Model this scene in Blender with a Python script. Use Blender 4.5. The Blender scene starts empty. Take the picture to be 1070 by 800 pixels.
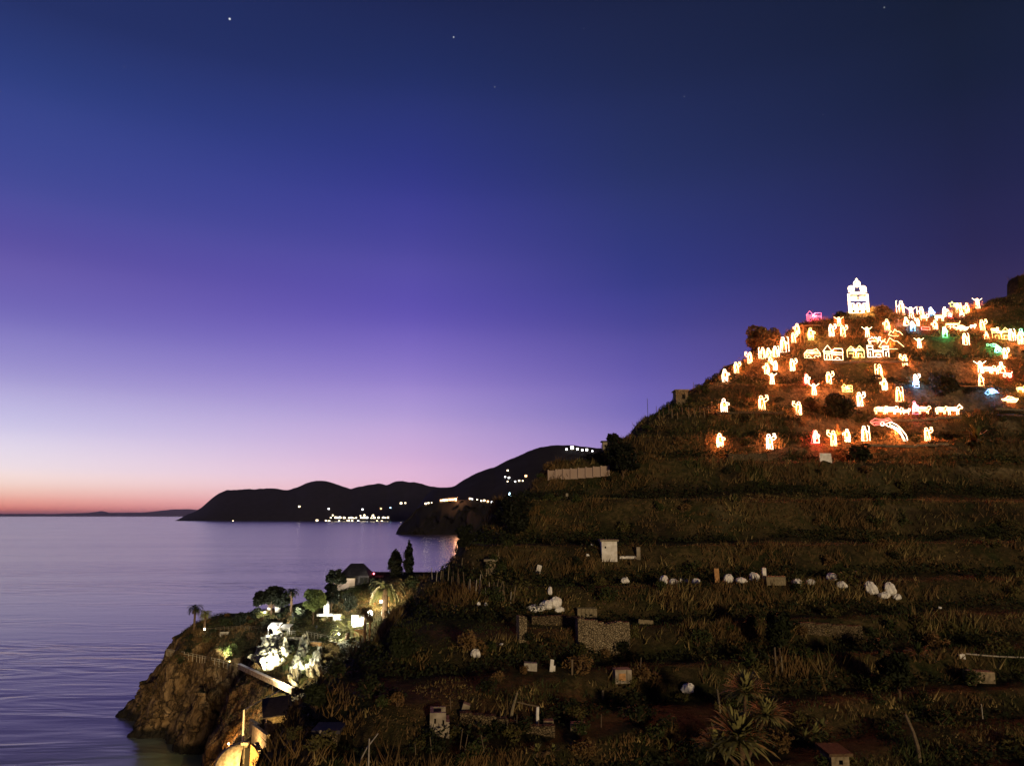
import bpy, math, random
import numpy as np
from mathutils import Vector, Matrix

random.seed(7)
rng = np.random.default_rng(7)
S = bpy.context.scene
COL = S.collection
R = math.radians

# ------------------------------------------------------------------ camera
PITCH = math.atan(138.0 / 780.0)
CAMZ = 60.0
cam_d = bpy.data.cameras.new("camera")
cam_d.sensor_fit = 'HORIZONTAL'
cam_d.sensor_width = 36.0
cam_d.lens = 36.0 * 780.0 / 1070.0
cam_d.clip_start = 0.5
cam_d.clip_end = 300000.0
cam = bpy.data.objects.new("camera", cam_d)
COL.objects.link(cam)
cam.location = (0, 0, CAMZ)
cam.rotation_euler = (R(90) + PITCH, 0, 0)
S.camera = cam
cp, sp = math.cos(PITCH), math.sin(PITCH)


def ray(u, v):
    """direction (with y = 1) through a point of the 1070 x 800 photograph"""
    cx, cy = (u - 535.0) / 780.0, (400.0 - v) / 780.0
    y = cp - sp * cy
    return cx / y, (sp + cp * cy) / y


def at(u, v, D):
    a, b = ray(u, v)
    return np.array([a * D, D, CAMZ + b * D])


def srgb(r, g, b):
    f = lambda c: (c / 255.0 / 12.92) if c <= 10.3 else (((c / 255.0) + 0.055) / 1.055) ** 2.4
    return (f(r), f(g), f(b), 1.0)


# ------------------------------------------------------------------ world: dusk sky
W = bpy.data.worlds.new("World")
S.world = W
W.use_nodes = True
nt = W.node_tree
nt.nodes.clear()


def N(tree, typ, **kw):
    n = tree.nodes.new(typ)
    for k, val in kw.items():
        setattr(n, k, val)
    return n


def MATH(tree, op, a, b=None, c=None, clamp=False):
    n = tree.nodes.new('ShaderNodeMath')
    n.operation = op
    n.use_clamp = clamp
    for i, q in enumerate((a, b, c)):
        if q is None:
            continue
        if isinstance(q, (int, float)):
            n.inputs[i].default_value = q
        else:
            tree.links.new(q, n.inputs[i])
    return n.outputs[0]


wl = nt.links
tc = N(nt, 'ShaderNodeTexCoord')
sx = N(nt, 'ShaderNodeSeparateXYZ')
wl.new(tc.outputs['Generated'], sx.inputs[0])
elev = MATH(nt, 'ARCSINE', sx.outputs['Z'])
EMAX = R(60)
fac = MATH(nt, 'DIVIDE', elev, EMAX, clamp=True)
azi = MATH(nt, 'ARCTAN2', sx.outputs['X'], sx.outputs['Y'])
SUNAZ = R(-40)
dif = MATH(nt, 'WRAP', MATH(nt, 'SUBTRACT', azi, SUNAZ), math.pi, -math.pi)
ang = MATH(nt, 'ABSOLUTE', dif)


def sky_ramp(u, stops):
    r = N(nt, 'ShaderNodeValToRGB')
    r.color_ramp.interpolation = 'CARDINAL'
    el = r.color_ramp.elements
    pts = []
    for v, c in stops:
        a, b = ray(u, v)
        e = math.atan2(b, math.hypot(a, 1.0))
        g_ = .3 * c[0] + .55 * c[1] + .15 * c[2]
        k_ = .07 if v < 470 else .0
        c = tuple(q + (g_ + 6 - q) * k_ for q in c)
        bo = 1.10 + .07 * max(0.0, min(1.0, (v - 480) / 50.0))      # the haze takes this much back
        vi = math.exp(-((v - 290) / 130.0) ** 2) * (1 if u > 100 else .5)
        c = srgb(c[0] * (1 + .07 * vi), c[1], c[2] * (1 + .04 * vi))
        pts.append((min(1.0, max(0.0, e / EMAX)), (c[0] * bo, c[1] * bo, c[2] * bo, 1)))
    pts.sort(key=lambda q: q[0])
    top = pts[-1][1]
    pts.append((1.0, (top[0] * .55, top[1] * .55, top[2] * .6, 1)))
    el[0].position, el[0].color = pts[0]
    el[1].position, el[1].color = pts[-1]
    for p_, c_ in pts[1:-1]:
        q = el.new(p_)
        q.color = c_
    wl.new(fac, r.inputs[0])
    return r.outputs[0]


RA = sky_ramp(30, [(0, (33, 46, 100)), (100, (47, 62, 132)), (200, (66, 72, 150)), (270, (90, 82, 162)),
                   (340, (116, 110, 184)), (400, (160, 153, 207)), (450, (203, 196, 226)), (490, (235, 218, 222)),
                   (507, (242, 207, 196)), (519, (241, 178, 163)), (529, (237, 146, 130)), (538, (222, 108, 100))])
RB = sky_ramp(430, [(0, (26, 36, 80)), (100, (35, 47, 108)), (200, (50, 56, 136)), (270, (71, 70, 153)),
                    (340, (95, 86, 174)), (400, (140, 124, 197)), (440, (176, 154, 209)), (480, (208, 173, 210)),
                    (505, (225, 180, 205)), (538, (232, 166, 180))])
RC = sky_ramp(670, [(0, (24, 33, 68)), (100, (30, 41, 86)), (200, (38, 50, 106)), (300, (50, 58, 130)),
                    (350, (72, 71, 148)), (400, (97, 89, 168)), (440, (119, 107, 181)), (490, (157, 132, 193)),
                    (538, (170, 130, 175))])
RD = sky_ramp(1030, [(0, (19, 28, 52)), (100, (23, 31, 62)), (200, (31, 35, 74)), (270, (40, 39, 81)),
                     (320, (52, 46, 86)), (420, (62, 52, 92)), (538, (64, 52, 84))])


def mixc(tree, fac_, a, b, typ='MIX'):
    m = tree.nodes.new('ShaderNodeMix')
    m.data_type = 'RGBA'
    m.blend_type = typ
    if isinstance(fac_, (int, float)):
        m.inputs[0].default_value = fac_
    else:
        tree.links.new(fac_, m.inputs[0])
    for i, q in ((6, a), (7, b)):
        if isinstance(q, tuple):
            m.inputs[i].default_value = q
        else:
            tree.links.new(q, m.inputs[i])
    return m.outputs[2]


def azfac(a0, a1):
    n = N(nt, 'ShaderNodeMapRange')
    n.inputs[1].default_value = R(a0)
    n.inputs[2].default_value = R(a1)
    wl.new(ang, n.inputs[0])
    return n.outputs[0]


skc = mixc(nt, azfac(6, 32), RA, RB)
skc = mixc(nt, azfac(32, 50), skc, RC)
skc = mixc(nt, azfac(50, 73), skc, RD)
# a handful of stars
for (su, sv, sz, br) in [(240, 20, .00105, .75), (474, 39, .0008, .5), (517, 91, .0006, .28), (715, 101, .0006, .15),
                         (924, 8, .0007, .25), (610, 30, .0005, .1), (860, 120, .0005, .08), (130, 70, .0005, .1)]:
    a, b = ray(su, sv)
    d = Vector((a, 1, b)).normalized()
    vm = N(nt, 'ShaderNodeVectorMath', operation='DISTANCE')
    wl.new(tc.outputs['Generated'], vm.inputs[0])
    vm.inputs[1].default_value = d
    mr = N(nt, 'ShaderNodeMapRange')
    mr.inputs[1].default_value = sz * .6
    mr.inputs[2].default_value = sz * 1.5
    mr.inputs[3].default_value = br
    mr.inputs[4].default_value = 0
    wl.new(vm.outputs['Value'], mr.inputs[0])
    skc = mixc(nt, mr.outputs[0], skc, (.9, .93, 1, 1))
bg = N(nt, 'ShaderNodeBackground')
wl.new(skc, bg.inputs[0])
bg.inputs[1].default_value = 1.0
wo = N(nt, 'ShaderNodeOutputWorld')
wl.new(bg.outputs[0], wo.inputs[0])

# ------------------------------------------------------------------ the one sun lamp: stands in for the town's warm street light behind the camera
sd = bpy.data.lights.new("sun", 'SUN')
sd.energy = 2.0
sd.color = (1.0, .74, .42)
sd.angle = R(4)
so = bpy.data.objects.new("sun", sd)
COL.objects.link(so)
_dir = Vector((-.34, 1.0, -.05)).normalized()
so.rotation_euler = _dir.to_track_quat('-Z', 'Y').to_euler()
so.location = (0, -50, 120)

S.view_settings.view_transform = 'Standard'
S.view_settings.look = 'None'
S.view_settings.exposure = 0
S.view_settings.gamma = 1
S.render.engine = 'CYCLES'
S.cycles.use_denoising = True
S.cycles.max_bounces = 4
S.cycles.diffuse_bounces = 2
S.cycles.glossy_bounces = 2
S.cycles.sample_clamp_indirect = 3.0
S.cycles.caustics_reflective = False
S.cycles.caustics_refractive = False


# ------------------------------------------------------------------ materials
def mat(name, color, rough=.9, noise=None, scale=3.0, bump=0.0, spec=.2, stretch=(1, 1, 1)):
    m = bpy.data.materials.new(name)
    m.use_nodes = True
    t = m.node_tree
    b = t.nodes['Principled BSDF']
    b.inputs['Roughness'].default_value = rough
    b.inputs['Specular IOR Level'].default_value = spec
    c = tuple(color) + (1,)
    if noise is None:
        b.inputs['Base Color'].default_value = c
    else:
        co = N(t, 'ShaderNodeTexCoord')
        mp = N(t, 'ShaderNodeMapping')
        mp.inputs['Scale'].default_value = stretch
        t.links.new(co.outputs['Object'], mp.inputs[0])
        nz = N(t, 'ShaderNodeTexNoise')
        nz.inputs['Scale'].default_value = scale
        nz.inputs['Detail'].default_value = 6
        t.links.new(mp.outputs[0], nz.inputs[0])
        r = N(t, 'ShaderNodeMapRange')
        r.inputs[1].default_value = .35
        r.inputs[2].default_value = .65
        t.links.new(nz.outputs[0], r.inputs[0])
        t.links.new(mixc(t, r.outputs[0], c, tuple(noise) + (1,)), b.inputs['Base Color'])
        if bump:
            bp = N(t, 'ShaderNodeBump')
            bp.inputs['Strength'].default_value = bump
            bp.inputs['Distance'].default_value = .1
            t.links.new(nz.outputs[0], bp.inputs['Height'])
            t.links.new(bp.outputs[0], b.inputs['Normal'])
    return m


def glow(name, color, strength):
    m = bpy.data.materials.new(name)
    m.use_nodes = True
    b = m.node_tree.nodes['Principled BSDF']
    b.inputs['Base Color'].default_value = (.5, .5, .5, 1)
    b.inputs['Emission Color'].default_value = tuple(color) + (1,)
    b.inputs['Emission Strength'].default_value = strength
    m.cycles.emission_sampling = 'NONE'
    return m


def leafmat(name, color, color2=None, scale=1.5):
    m = mat(name, color, .7, color2 or tuple(c * .45 for c in color), scale, 0, .15)
    return m


M = {}
M['straw'] = leafmat('straw', (.27, .195, .075), (.12, .088, .032), .35)
M['olive'] = leafmat('olive', (.085, .072, .022), (.05, .048, .014), .35)
M['green'] = leafmat('green', (.04, .05, .014), (.02, .028, .009), .35)
M['rust'] = leafmat('rust', (.14, .082, .03), (.08, .05, .019), .35)
M['dark_leaf'] = leafmat('dark_leaf', (.018, .023, .008), (.009, .012, .004), .8)
M['black_leaf'] = leafmat('black_leaf', (.010, .012, .006), (.006, .008, .004), .8)
M['palm_leaf'] = leafmat('palm_leaf', (.075, .08, .022), (.04, .05, .014), 1.0)
M['yucca_leaf'] = leafmat('yucca_leaf', (.26, .235, .085), (.14, .13, .045), 1.2)
M['hedge_leaf'] = leafmat('hedge_leaf', (.14, .17, .055), (.07, .095, .03), .6)
M['pale_leaf'] = leafmat('pale_leaf', (.17, .16, .06), (.09, .10, .03), 1.0)
M['bark'] = mat('bark', (.12, .075, .04), .95, (.06, .036, .02), 6, .6)
M['wood'] = mat('wood', (.16, .12, .075), .85, (.09, .065, .04), 5, .3, stretch=(1, 1, 6))
M['plank'] = mat('plank', (.24, .195, .12), .85, (.11, .088, .052), 4, .3, stretch=(4, 4, 1))
M['orange_wood'] = mat('orange_wood', (.45, .24, .10), .8, (.28, .15, .06), 3, .2)
M['plastic_white'] = mat('plastic_white', (.80, .78, .74), .5, (.56, .54, .50), 4, .8)
M['plaster'] = mat('plaster', (.33, .28, .22), .9, (.15, .125, .09), 1.6, .5)
M['pink_plaster'] = mat('pink_plaster', (.33, .25, .205), .9, (.30, .22, .18), .5, .3)
M['white_paint'] = mat('white_paint', (.74, .72, .68), .8, (.46, .43, .38), 1.4, .2)
M['stone_pale'] = mat('stone_pale', (.28, .22, .14), .95, (.12, .095, .06), 2.5, .8)
M['slate'] = mat('slate', (.06, .05, .055), .8, (.035, .03, .035), 2, .4)
M['metal'] = mat('metal', (.30, .27, .22), .5, (.2, .17, .13), 4, .1, .5)
M['dark_metal'] = mat('dark_metal', (.03, .03, .03), .5)
M['limestone'] = mat('limestone', (.44, .41, .31), .95, (.13, .12, .07), 1.1, .9)
M['concrete'] = mat('concrete', (.28, .24, .18), .95, (.14, .115, .08), 1.5, .4)
M['dark_open'] = mat('dark_open', (.01, .009, .008), .9)
M['rail_paint'] = mat('rail_paint', (.55, .47, .33), .6, (.42, .35, .24), 3)


def stonewall(name, c1, c2, mortar, scale):
    m = bpy.data.materials.new(name)
    m.use_nodes = True
    t = m.node_tree
    b = t.nodes['Principled BSDF']
    b.inputs['Roughness'].default_value = .95
    b.inputs['Specular IOR Level'].default_value = .15
    co = N(t, 'ShaderNodeTexCoord')
    mp = N(t, 'ShaderNodeMapping')
    mp.inputs['Scale'].default_value = (1, 1, 1.7)
    t.links.new(co.outputs['Object'], mp.inputs[0])
    vo = N(t, 'ShaderNodeTexVoronoi')
    vo.inputs['Scale'].default_value = scale
    t.links.new(mp.outputs[0], vo.inputs[0])
    ve = N(t, 'ShaderNodeTexVoronoi', feature='DISTANCE_TO_EDGE')
    ve.inputs['Scale'].default_value = scale
    t.links.new(mp.outputs[0], ve.inputs[0])
    s_ = N(t, 'ShaderNodeSeparateColor')
    t.links.new(vo.outputs['Color'], s_.inputs[0])
    c = mixc(t, s_.outputs[0], tuple(c1) + (1,), tuple(c2) + (1,))
    e = N(t, 'ShaderNodeMapRange')
    e.inputs[1].default_value = .02
    e.inputs[2].default_value = .12
    t.links.new(ve.outputs[0], e.inputs[0])
    t.links.new(mixc(t, e.outputs[0], tuple(mortar) + (1,), c), b.inputs['Base Color'])
    bp = N(t, 'ShaderNodeBump')
    bp.inputs['Strength'].default_value = .9
    bp.inputs['Distance'].default_value = .12
    t.links.new(e.outputs[0], bp.inputs['Height'])
    t.links.new(bp.outputs[0], b.inputs['Normal'])
    return m


M['drystone'] = stonewall('drystone', (.30, .24, .15), (.17, .13, .078), (.05, .04, .024), 4.6)
M['drystone_dark'] = stonewall('drystone_dark', (.16, .12, .07), (.09, .066, .037), (.025, .019, .01), 4.6)

GLOWC = {
    'w2': ((1.0, .62, .28), 5.0), 'w3': ((1.0, .80, .60), 5.0),
    'w': ((1.0, .74, .42), 5.5), 'r': ((1.0, .05, .06), 3.2), 'p': ((1.0, .10, .22), 3.0), 'b': ((.16, .45, 1.0), 3.2),
    'g': ((.12, 1.0, .38), 2.2), 'y': ((1.0, .72, .22), 3.2), 'o': ((1.0, .5, .16), 2.0), 'l': ((.8, .9, .15), 3.0),
}
for k, (c, s) in GLOWC.items():
    M['glow_' + k] = glow('glow_' + k, c, s)
M['lamp_white'] = glow('lamp_white', (1, .95, .82), 12)
M['lamp_amber'] = glow('lamp_amber', (1, .55, .2), 14)
M['lamp_red'] = glow('lamp_red', (1, .15, .2), 6)
M['window_warm'] = glow('window_warm', (1, .82, .52), 6.0)
M['window_white'] = glow('window_white', (.92, .95, 1), 6.5)
M['window_orange'] = glow('window_orange', (1, .5, .2), 7)
M['blue_glow'] = glow('blue_glow', (.45, .8, 1), 7)
M['far_wall'] = mat('far_wall', (.25, .22, .19), .9)


# ------------------------------------------------------------------ helpers
def link(name, me, parent=None, loc=None):
    o = bpy.data.objects.new(name, me)
    COL.objects.link(o)
    if parent is not None:
        o.parent = parent
    if loc is not None:
        o.location = loc
    return o


def tag(o, label, cat, group=None, kind=None):
    if label:
        o['label'] = label
    if cat:
        o['category'] = cat
    if group:
        o['group'] = group
    if kind:
        o['kind'] = kind
    return o


def thing(name, label, cat, loc, rz=0.0, group=None):
    o = bpy.data.objects.new(name, None)
    o.empty_display_size = .3
    COL.objects.link(o)
    o.location = tuple(float(q) for q in loc)
    o.rotation_euler = (0, 0, rz)
    return tag(o, label, cat, group)


def np_mesh(name, V, F, mats, mi=None, smooth=False):
    V = np.asarray(V, dtype=np.float32)
    F = np.asarray(F, dtype=np.int32)
    me = bpy.data.meshes.new(name)
    nf, k = F.shape
    me.vertices.add(len(V))
    me.vertices.foreach_set('co', V.ravel())
    me.loops.add(nf * k)
    me.loops.foreach_set('vertex_index', F.ravel())
    me.polygons.add(nf)
    me.polygons.foreach_set('loop_start', np.arange(0, nf * k, k, dtype=np.int32))
    for m in mats:
        me.materials.append(m)
    if mi is not None:
        me.polygons.foreach_set('material_index', np.asarray(mi, dtype=np.int32))
    if smooth:
        me.polygons.foreach_set('use_smooth', np.ones(nf, dtype=bool))
    me.update(calc_edges=True)
    me.validate()
    return me


class MB:
    """collects shapes, then becomes one mesh"""

    def __init__(self):
        self.v, self.f, self.m = [], [], []

    def add(self, vs, fs, mi=0):
        o = len(self.v)
        self.v += [tuple(float(c) for c in q) for q in vs]
        self.f += [tuple(o + i for i in q) for q in fs]
        self.m += [mi] * len(fs)
        return self

    def box(self, c, s, rz=0.0, mi=0, taper=1.0, jit=0.0):
        vs = []
        for z in (-.5, .5):
            t = taper if z > 0 else 1.0
            for x, y in ((-.5, -.5), (.5, -.5), (.5, .5), (-.5, .5)):
                px, py = x * s[0] * t, y * s[1] * t
                vs.append((c[0] + px * math.cos(rz) - py * math.sin(rz) + random.uniform(-jit, jit),
                           c[1] + px * math.sin(rz) + py * math.cos(rz) + random.uniform(-jit, jit),
                           c[2] + z * s[2] + random.uniform(-jit, jit)))
        return self.add(vs, [(3, 2, 1, 0), (4, 5, 6, 7), (0, 1, 5, 4), (1, 2, 6, 5), (2, 3, 7, 6), (3, 0, 4, 7)], mi)

    def tube(self, pts, r, n=6, mi=0, cap=True):
        pts = [Vector(p) for p in pts]
        rs = r if isinstance(r, (list, tuple)) else [r] * len(pts)
        rings = []
        for i, p in enumerate(pts):
            d = (pts[min(i + 1, len(pts) - 1)] - pts[max(i - 1, 0)])
            d = d.normalized() if d.length > 1e-9 else Vector((0, 0, 1))
            a = d.cross(Vector((0, 1, 0))) if abs(d.y) < .9 else d.cross(Vector((1, 0, 0)))
            a.normalize()
            b = d.cross(a)
            rings.append([p + rs[i] * (math.cos(2 * math.pi * k / n) * a + math.sin(2 * math.pi * k / n) * b) for k in range(n)])
        vs = [q for g in rings for q in g]
        fs = []
        for i in range(len(pts) - 1):
            for k in range(n):
                fs.append((i * n + k, i * n + (k + 1) % n, (i + 1) * n + (k + 1) % n, (i + 1) * n + k))
        if cap:
            fs.append(tuple(range(n))[::-1])
            fs.append(tuple((len(pts) - 1) * n + k for k in range(n)))
        return self.add(vs, fs, mi)

    def blob(self, c, s, jit=.15, mi=0, nu=10, nv=7, seed=0):
        r_ = random.Random(seed)
        vs, fs = [], []
        for j in range(nv + 1):
            th = math.pi * j / nv
            for i in range(nu):
                ph = 2 * math.pi * i / nu
                k = 1 + r_.uniform(-jit, jit)
                vs.append((c[0] + s[0] * .5 * k * math.sin(th) * math.cos(ph), c[1] + s[1] * .5 * k * math.sin(th) * math.sin(ph),
                           c[2] + s[2] * .5 * k * math.cos(th)))
        for j in range(nv):
            for i in range(nu):
                fs.append((j * nu + i, (j + 1) * nu + i, (j + 1) * nu + (i + 1) % nu, j * nu + (i + 1) % nu))
        return self.add(vs, fs, mi)

    def mesh(self, name, mats, smooth=False):
        me = bpy.data.meshes.new(name)
        me.from_pydata(self.v, [], self.f)
        for m in (mats if isinstance(mats, (list, tuple)) else [mats]):
            me.materials.append(m)
        me.polygons.foreach_set('material_index', self.m)
        if smooth:
            me.polygons.foreach_set('use_smooth', [True] * len(self.f))
        me.update()
        return me

    def build(self, name, mats, parent=None, loc=None, smooth=False):
        return link(name, self.mesh(name, mats, smooth), parent, loc)


def lattice(ix, iy, seed):
    h = (ix.astype(np.int64) * 374761393 + iy.astype(np.int64) * 668265263 + seed * 1442695041) & 0x7fffffff
    h = ((h ^ (h >> 13)) * 1274126177) & 0x7fffffff
    return ((h ^ (h >> 16)) & 0xffff) / 65535.0


def vnoise(x, y, seed=0):
    ix, iy = np.floor(x), np.floor(y)
    fx, fy = x - ix, y - iy
    fx, fy = fx * fx * (3 - 2 * fx), fy * fy * (3 - 2 * fy)
    a, b = lattice(ix, iy, seed), lattice(ix + 1, iy, seed)
    c, d = lattice(ix, iy + 1, seed), lattice(ix + 1, iy + 1, seed)
    return (a * (1 - fx) + b * fx) * (1 - fy) + (c * (1 - fx) + d * fx) * fy


def fbm(x, y, oct=4, seed=0):
    s, a, t = 0, 1.0, 0
    for i in range(oct):
        s = s + a * (vnoise(x, y, seed + i) * 2 - 1)
        t += a
        x, y, a = x * 2.03 + 13.1, y * 2.03 + 7.7, a * .5
    return s / t


def rbf(ctrl):
    c = np.array(ctrl, dtype=float)
    n = len(c)
    d = np.hypot(c[:, None, 0] - c[None, :, 0], c[:, None, 1] - c[None, :, 1])
    A = np.zeros((n + 3, n + 3))
    A[:n, :n] = d - np.eye(n) * 1.5
    A[:n, n] = A[n, :n] = 1
    A[:n, n + 1] = A[n + 1, :n] = c[:, 0]
    A[:n, n + 2] = A[n + 2, :n] = c[:, 1]
    w = np.linalg.solve(A, np.concatenate([c[:, 2], np.zeros(3)]))

    def f(x, y):
        x, y = np.asarray(x, float), np.asarray(y, float)
        z = w[n] + w[n + 1] * x + w[n + 2] * y
        for i in range(n):
            z = z + w[i] * np.hypot(x - c[i, 0], y - c[i, 1])
        return z
    return f


class Field:
    """a height field on a grid with a ray query"""

    def __init__(self, x0, x1, y0, y1, step):
        self.x = np.arange(x0, x1, step)
        self.y = np.arange(y0, y1, step)
        self.step = step
        self.X, self.Y = np.meshgrid(self.x, self.y)

    def z(self, x, y):
        gx = np.clip((np.asarray(x, float) - self.x[0]) / self.step, 0, len(self.x) - 1.001)
        gy = np.clip((np.asarray(y, float) - self.y[0]) / self.step, 0, len(self.y) - 1.001)
        ix, iy = gx.astype(int), gy.astype(int)
        fx, fy = gx - ix, gy - iy
        Z = self.Z
        return (Z[iy, ix] * (1 - fx) + Z[iy, ix + 1] * fx) * (1 - fy) + (Z[iy + 1, ix] * (1 - fx) + Z[iy + 1, ix + 1] * fx) * fy

    def at_frac(self, x, y):
        gx = np.clip(np.round((np.asarray(x) - self.x[0]) / self.step), 0, len(self.x) - 1).astype(int)
        gy = np.clip(np.round((np.asarray(y) - self.y[0]) / self.step), 0, len(self.y) - 1).astype(int)
        return self.F[gy, gx]

    def slope(self, x, y):
        return abs(float(self.z(x, y + .6) - self.z(x, y - .6))) / 1.2 + abs(float(self.z(x + .6, y) - self.z(x - .6, y))) / 2.4

    def hit(self, u, v, d0=None, d1=None):
        D = np.arange(d0 or self.y[0] + 5, d1 or self.y[-1] - 2, .15)
        a, b = ray(u, v)
        below = (CAMZ + b * D) <= self.z(a * D, D)
        if not below.any():
            return None
        D = D[int(np.argmax(below))]
        return np.array([a * D, D, float(self.z(a * D, D))])

    def place(self, u, v, tol=5):
        best, bs = None, 1e9
        for dv in np.arange(-tol, tol + .1, 1.0):
            h = self.hit(u, v + dv)
            if h is None:
                continue
            s = self.slope(h[0], h[1]) * 3.0 + abs(dv) * .35
            if s < bs:
                best, bs = h, s
        if best is None:
            best = self.hit(u, v + 12)
        if best is None:
            best = self.hit(u, v + 25)
        return best

    def mesh(self, name, mats, push=None, smooth=True):
        ny, nx = self.X.shape
        V = np.stack([self.X, self.Y, self.Z], -1).reshape(-1, 3)
        if push is not None:
            V = V + push.reshape(-1, 3)
        i = (np.arange(ny - 1)[:, None] * nx + np.arange(nx - 1)[None, :]).ravel()
        F = np.stack([i, i + 1, i + nx + 1, i + nx], -1)
        return np_mesh(name, V, F, mats, smooth=smooth)


def px(n, p):
    """metres that n pixels span at point p"""
    return n * float(p[1]) / 780.0


# ------------------------------------------------------------------ sea
def sea_material():
    m = bpy.data.materials.new('sea_water')
    m.use_nodes = True
    t = m.node_tree
    b = t.nodes['Principled BSDF']
    b.inputs['IOR'].default_value = 1.33
    b.inputs['Roughness'].default_value = .2
    b.inputs['Specular IOR Level'].default_value = .75
    co = N(t, 'ShaderNodeTexCoord')

    def nz(sx_, sy_, rot, detail, dist=0.0):
        mp = N(t, 'ShaderNodeMapping')
        mp.inputs['Rotation'].default_value = (0, 0, R(rot))
        mp.inputs['Scale'].default_value = (sx_, sy_, 1)
        t.links.new(co.outputs['Object'], mp.inputs[0])
        n = N(t, 'ShaderNodeTexNoise')
        n.inputs['Scale'].default_value = 1
        n.inputs['Detail'].default_value = detail
        n.inputs['Distortion'].default_value = dist
        t.links.new(mp.outputs[0], n.inputs[0])
        return n.outputs[0]
    swell = nz(.020, .075, 9, 2.5, .9)
    chop = nz(.07, .26, -6, 2, .6)
    slick = nz(.0009, .0065, 3, 4, 1.2)
    h = MATH(t, 'MULTIPLY_ADD', chop, .16, swell)
    bp = N(t, 'ShaderNodeBump')
    bp.inputs['Distance'].default_value = 5.0
    sr = N(t, 'ShaderNodeMapRange')
    sr.inputs[1].default_value = .38
    sr.inputs[2].default_value = .62
    sr.inputs[3].default_value = .03
    sr.inputs[4].default_value = .22
    t.links.new(slick, sr.inputs[0])
    t.links.new(sr.outputs[0], bp.inputs['Strength'])
    t.links.new(h, bp.inputs['Height'])
    t.links.new(bp.outputs[0], b.inputs['Normal'])
    # shallow green water in the cove
    vm = N(t, 'ShaderNodeVectorMath', operation='DISTANCE')
    t.links.new(co.outputs['Object'], vm.inputs[0])
    vm.inputs[1].default_value = (-72, 190, 0)
    mr = N(t, 'ShaderNodeMapRange')
    mr.inputs[1].default_value = 12
    mr.inputs[2].default_value = 95
    t.links.new(vm.outputs['Value'], mr.inputs[0])
    t.links.new(mixc(t, mr.outputs[0], (.20, .24, .10, 1), (.20, .175, .20, 1)), b.inputs['Base Color'])
    return m


mb = MB()
mb.add([(-120000, -2000, 0), (120000, -2000, 0), (120000, 160000, 0), (-120000, 160000, 0)], [(0, 1, 2, 3)])
sea = mb.build('sea', sea_material())
tag(sea, 'calm violet sea reflecting the dusk sky', 'sea', kind='structure')

# ------------------------------------------------------------------ far coast
def waterOff(name):
    return float(len(name))


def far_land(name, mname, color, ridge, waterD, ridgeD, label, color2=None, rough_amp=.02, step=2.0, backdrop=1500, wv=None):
    us = np.arange(ridge[0][0], ridge[-1][0] + .1, step)
    rv = np.interp(us, [q[0] for q in ridge], [q[1] for q in ridge])
    rv = rv + fbm(us / 7.0, us * 0 + waterOff(name), 4, 3) * (.9 if rv.min() < 530 else .15)
    rows = 26
    V, grid = [], []
    for j in range(rows + 3):
        for i, u in enumerate(us):
            top = at(u, rv[i], ridgeD)
            a0, b0 = ray(u, 538)
            D0 = waterD(u) if callable(waterD) else waterD
            foot = np.array([a0 * D0, D0, -4.0])
            if top[2] < 1:
                top[2] = 1.0
            if j <= rows:
                t = j / rows
                p = foot + (top - foot) * t
                prof = t ** .8
                p[2] = foot[2] + (top[2] - foot[2]) * prof
                k = rough_amp * (top[2] - foot[2]) * math.sin(math.pi * t)
                nn = float(fbm(np.array(p[0] / ridgeD * 60), np.array(t * 3.0), 4, 5))
                p[2] += k * nn * 6
                p[1] += k * nn * 14
            else:
                e = (j - rows) / 2.0
                p = top.copy()
                p[0] *= 1 + e * backdrop / ridgeD
                p[1] += e * backdrop
                p[2] = top[2] * (1 - e) - 5 * e
            V.append(p)
    n = len(us)
    F = [(j * n + i, j * n + i + 1, (j + 1) * n + i + 1, (j + 1) * n + i) for j in range(rows + 2) for i in range(n - 1)]
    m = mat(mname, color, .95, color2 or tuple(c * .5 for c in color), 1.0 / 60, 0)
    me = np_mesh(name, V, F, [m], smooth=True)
    o = link(name, me)
    tag(o, label, 'hills', kind='structure')
    G = np.array(V).reshape(rows + 3, n, 3)[:rows + 1]

    def ground(u, v):
        i = int(np.clip(round((u - us[0]) / step), 0, n - 1))
        colp = G[:, i]
        bv = [538 - 780 * ((q[2] - CAMZ) / q[1]) for q in colp]
        j = int(np.argmin([abs(q - v) for q in bv]))
        p = colp[j].copy()
        a, b = ray(u, v)
        p[0] = a * p[1]
        return p
    return ground


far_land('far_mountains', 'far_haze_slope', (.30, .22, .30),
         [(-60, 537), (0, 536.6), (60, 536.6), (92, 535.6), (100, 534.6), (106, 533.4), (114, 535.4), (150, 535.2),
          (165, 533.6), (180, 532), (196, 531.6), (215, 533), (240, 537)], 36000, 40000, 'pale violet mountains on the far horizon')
g_pen = far_land('distant_hills', 'distant_slope', (.016, .015, .018),
                 [(183, 544), (190, 540), (197, 536.5), (205, 533.5), (212, 529), (222, 520), (228, 516), (236, 512.5), (250, 511),
                  (262, 511), (272, 510), (290, 510.3), (300, 511.5), (310, 509), (320, 505), (328, 502.6), (335, 501.8), (343, 502.8),
                  (352, 505.5), (366, 511), (374, 508.5), (384, 506.5), (396, 505), (404, 507), (412, 503.6), (420, 502.6),
                  (432, 503.5), (445, 506.5), (458, 509.5), (475, 509), (500, 511)],
                 7900, 8800, 'dark hills of the peninsula across the bay')
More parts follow.
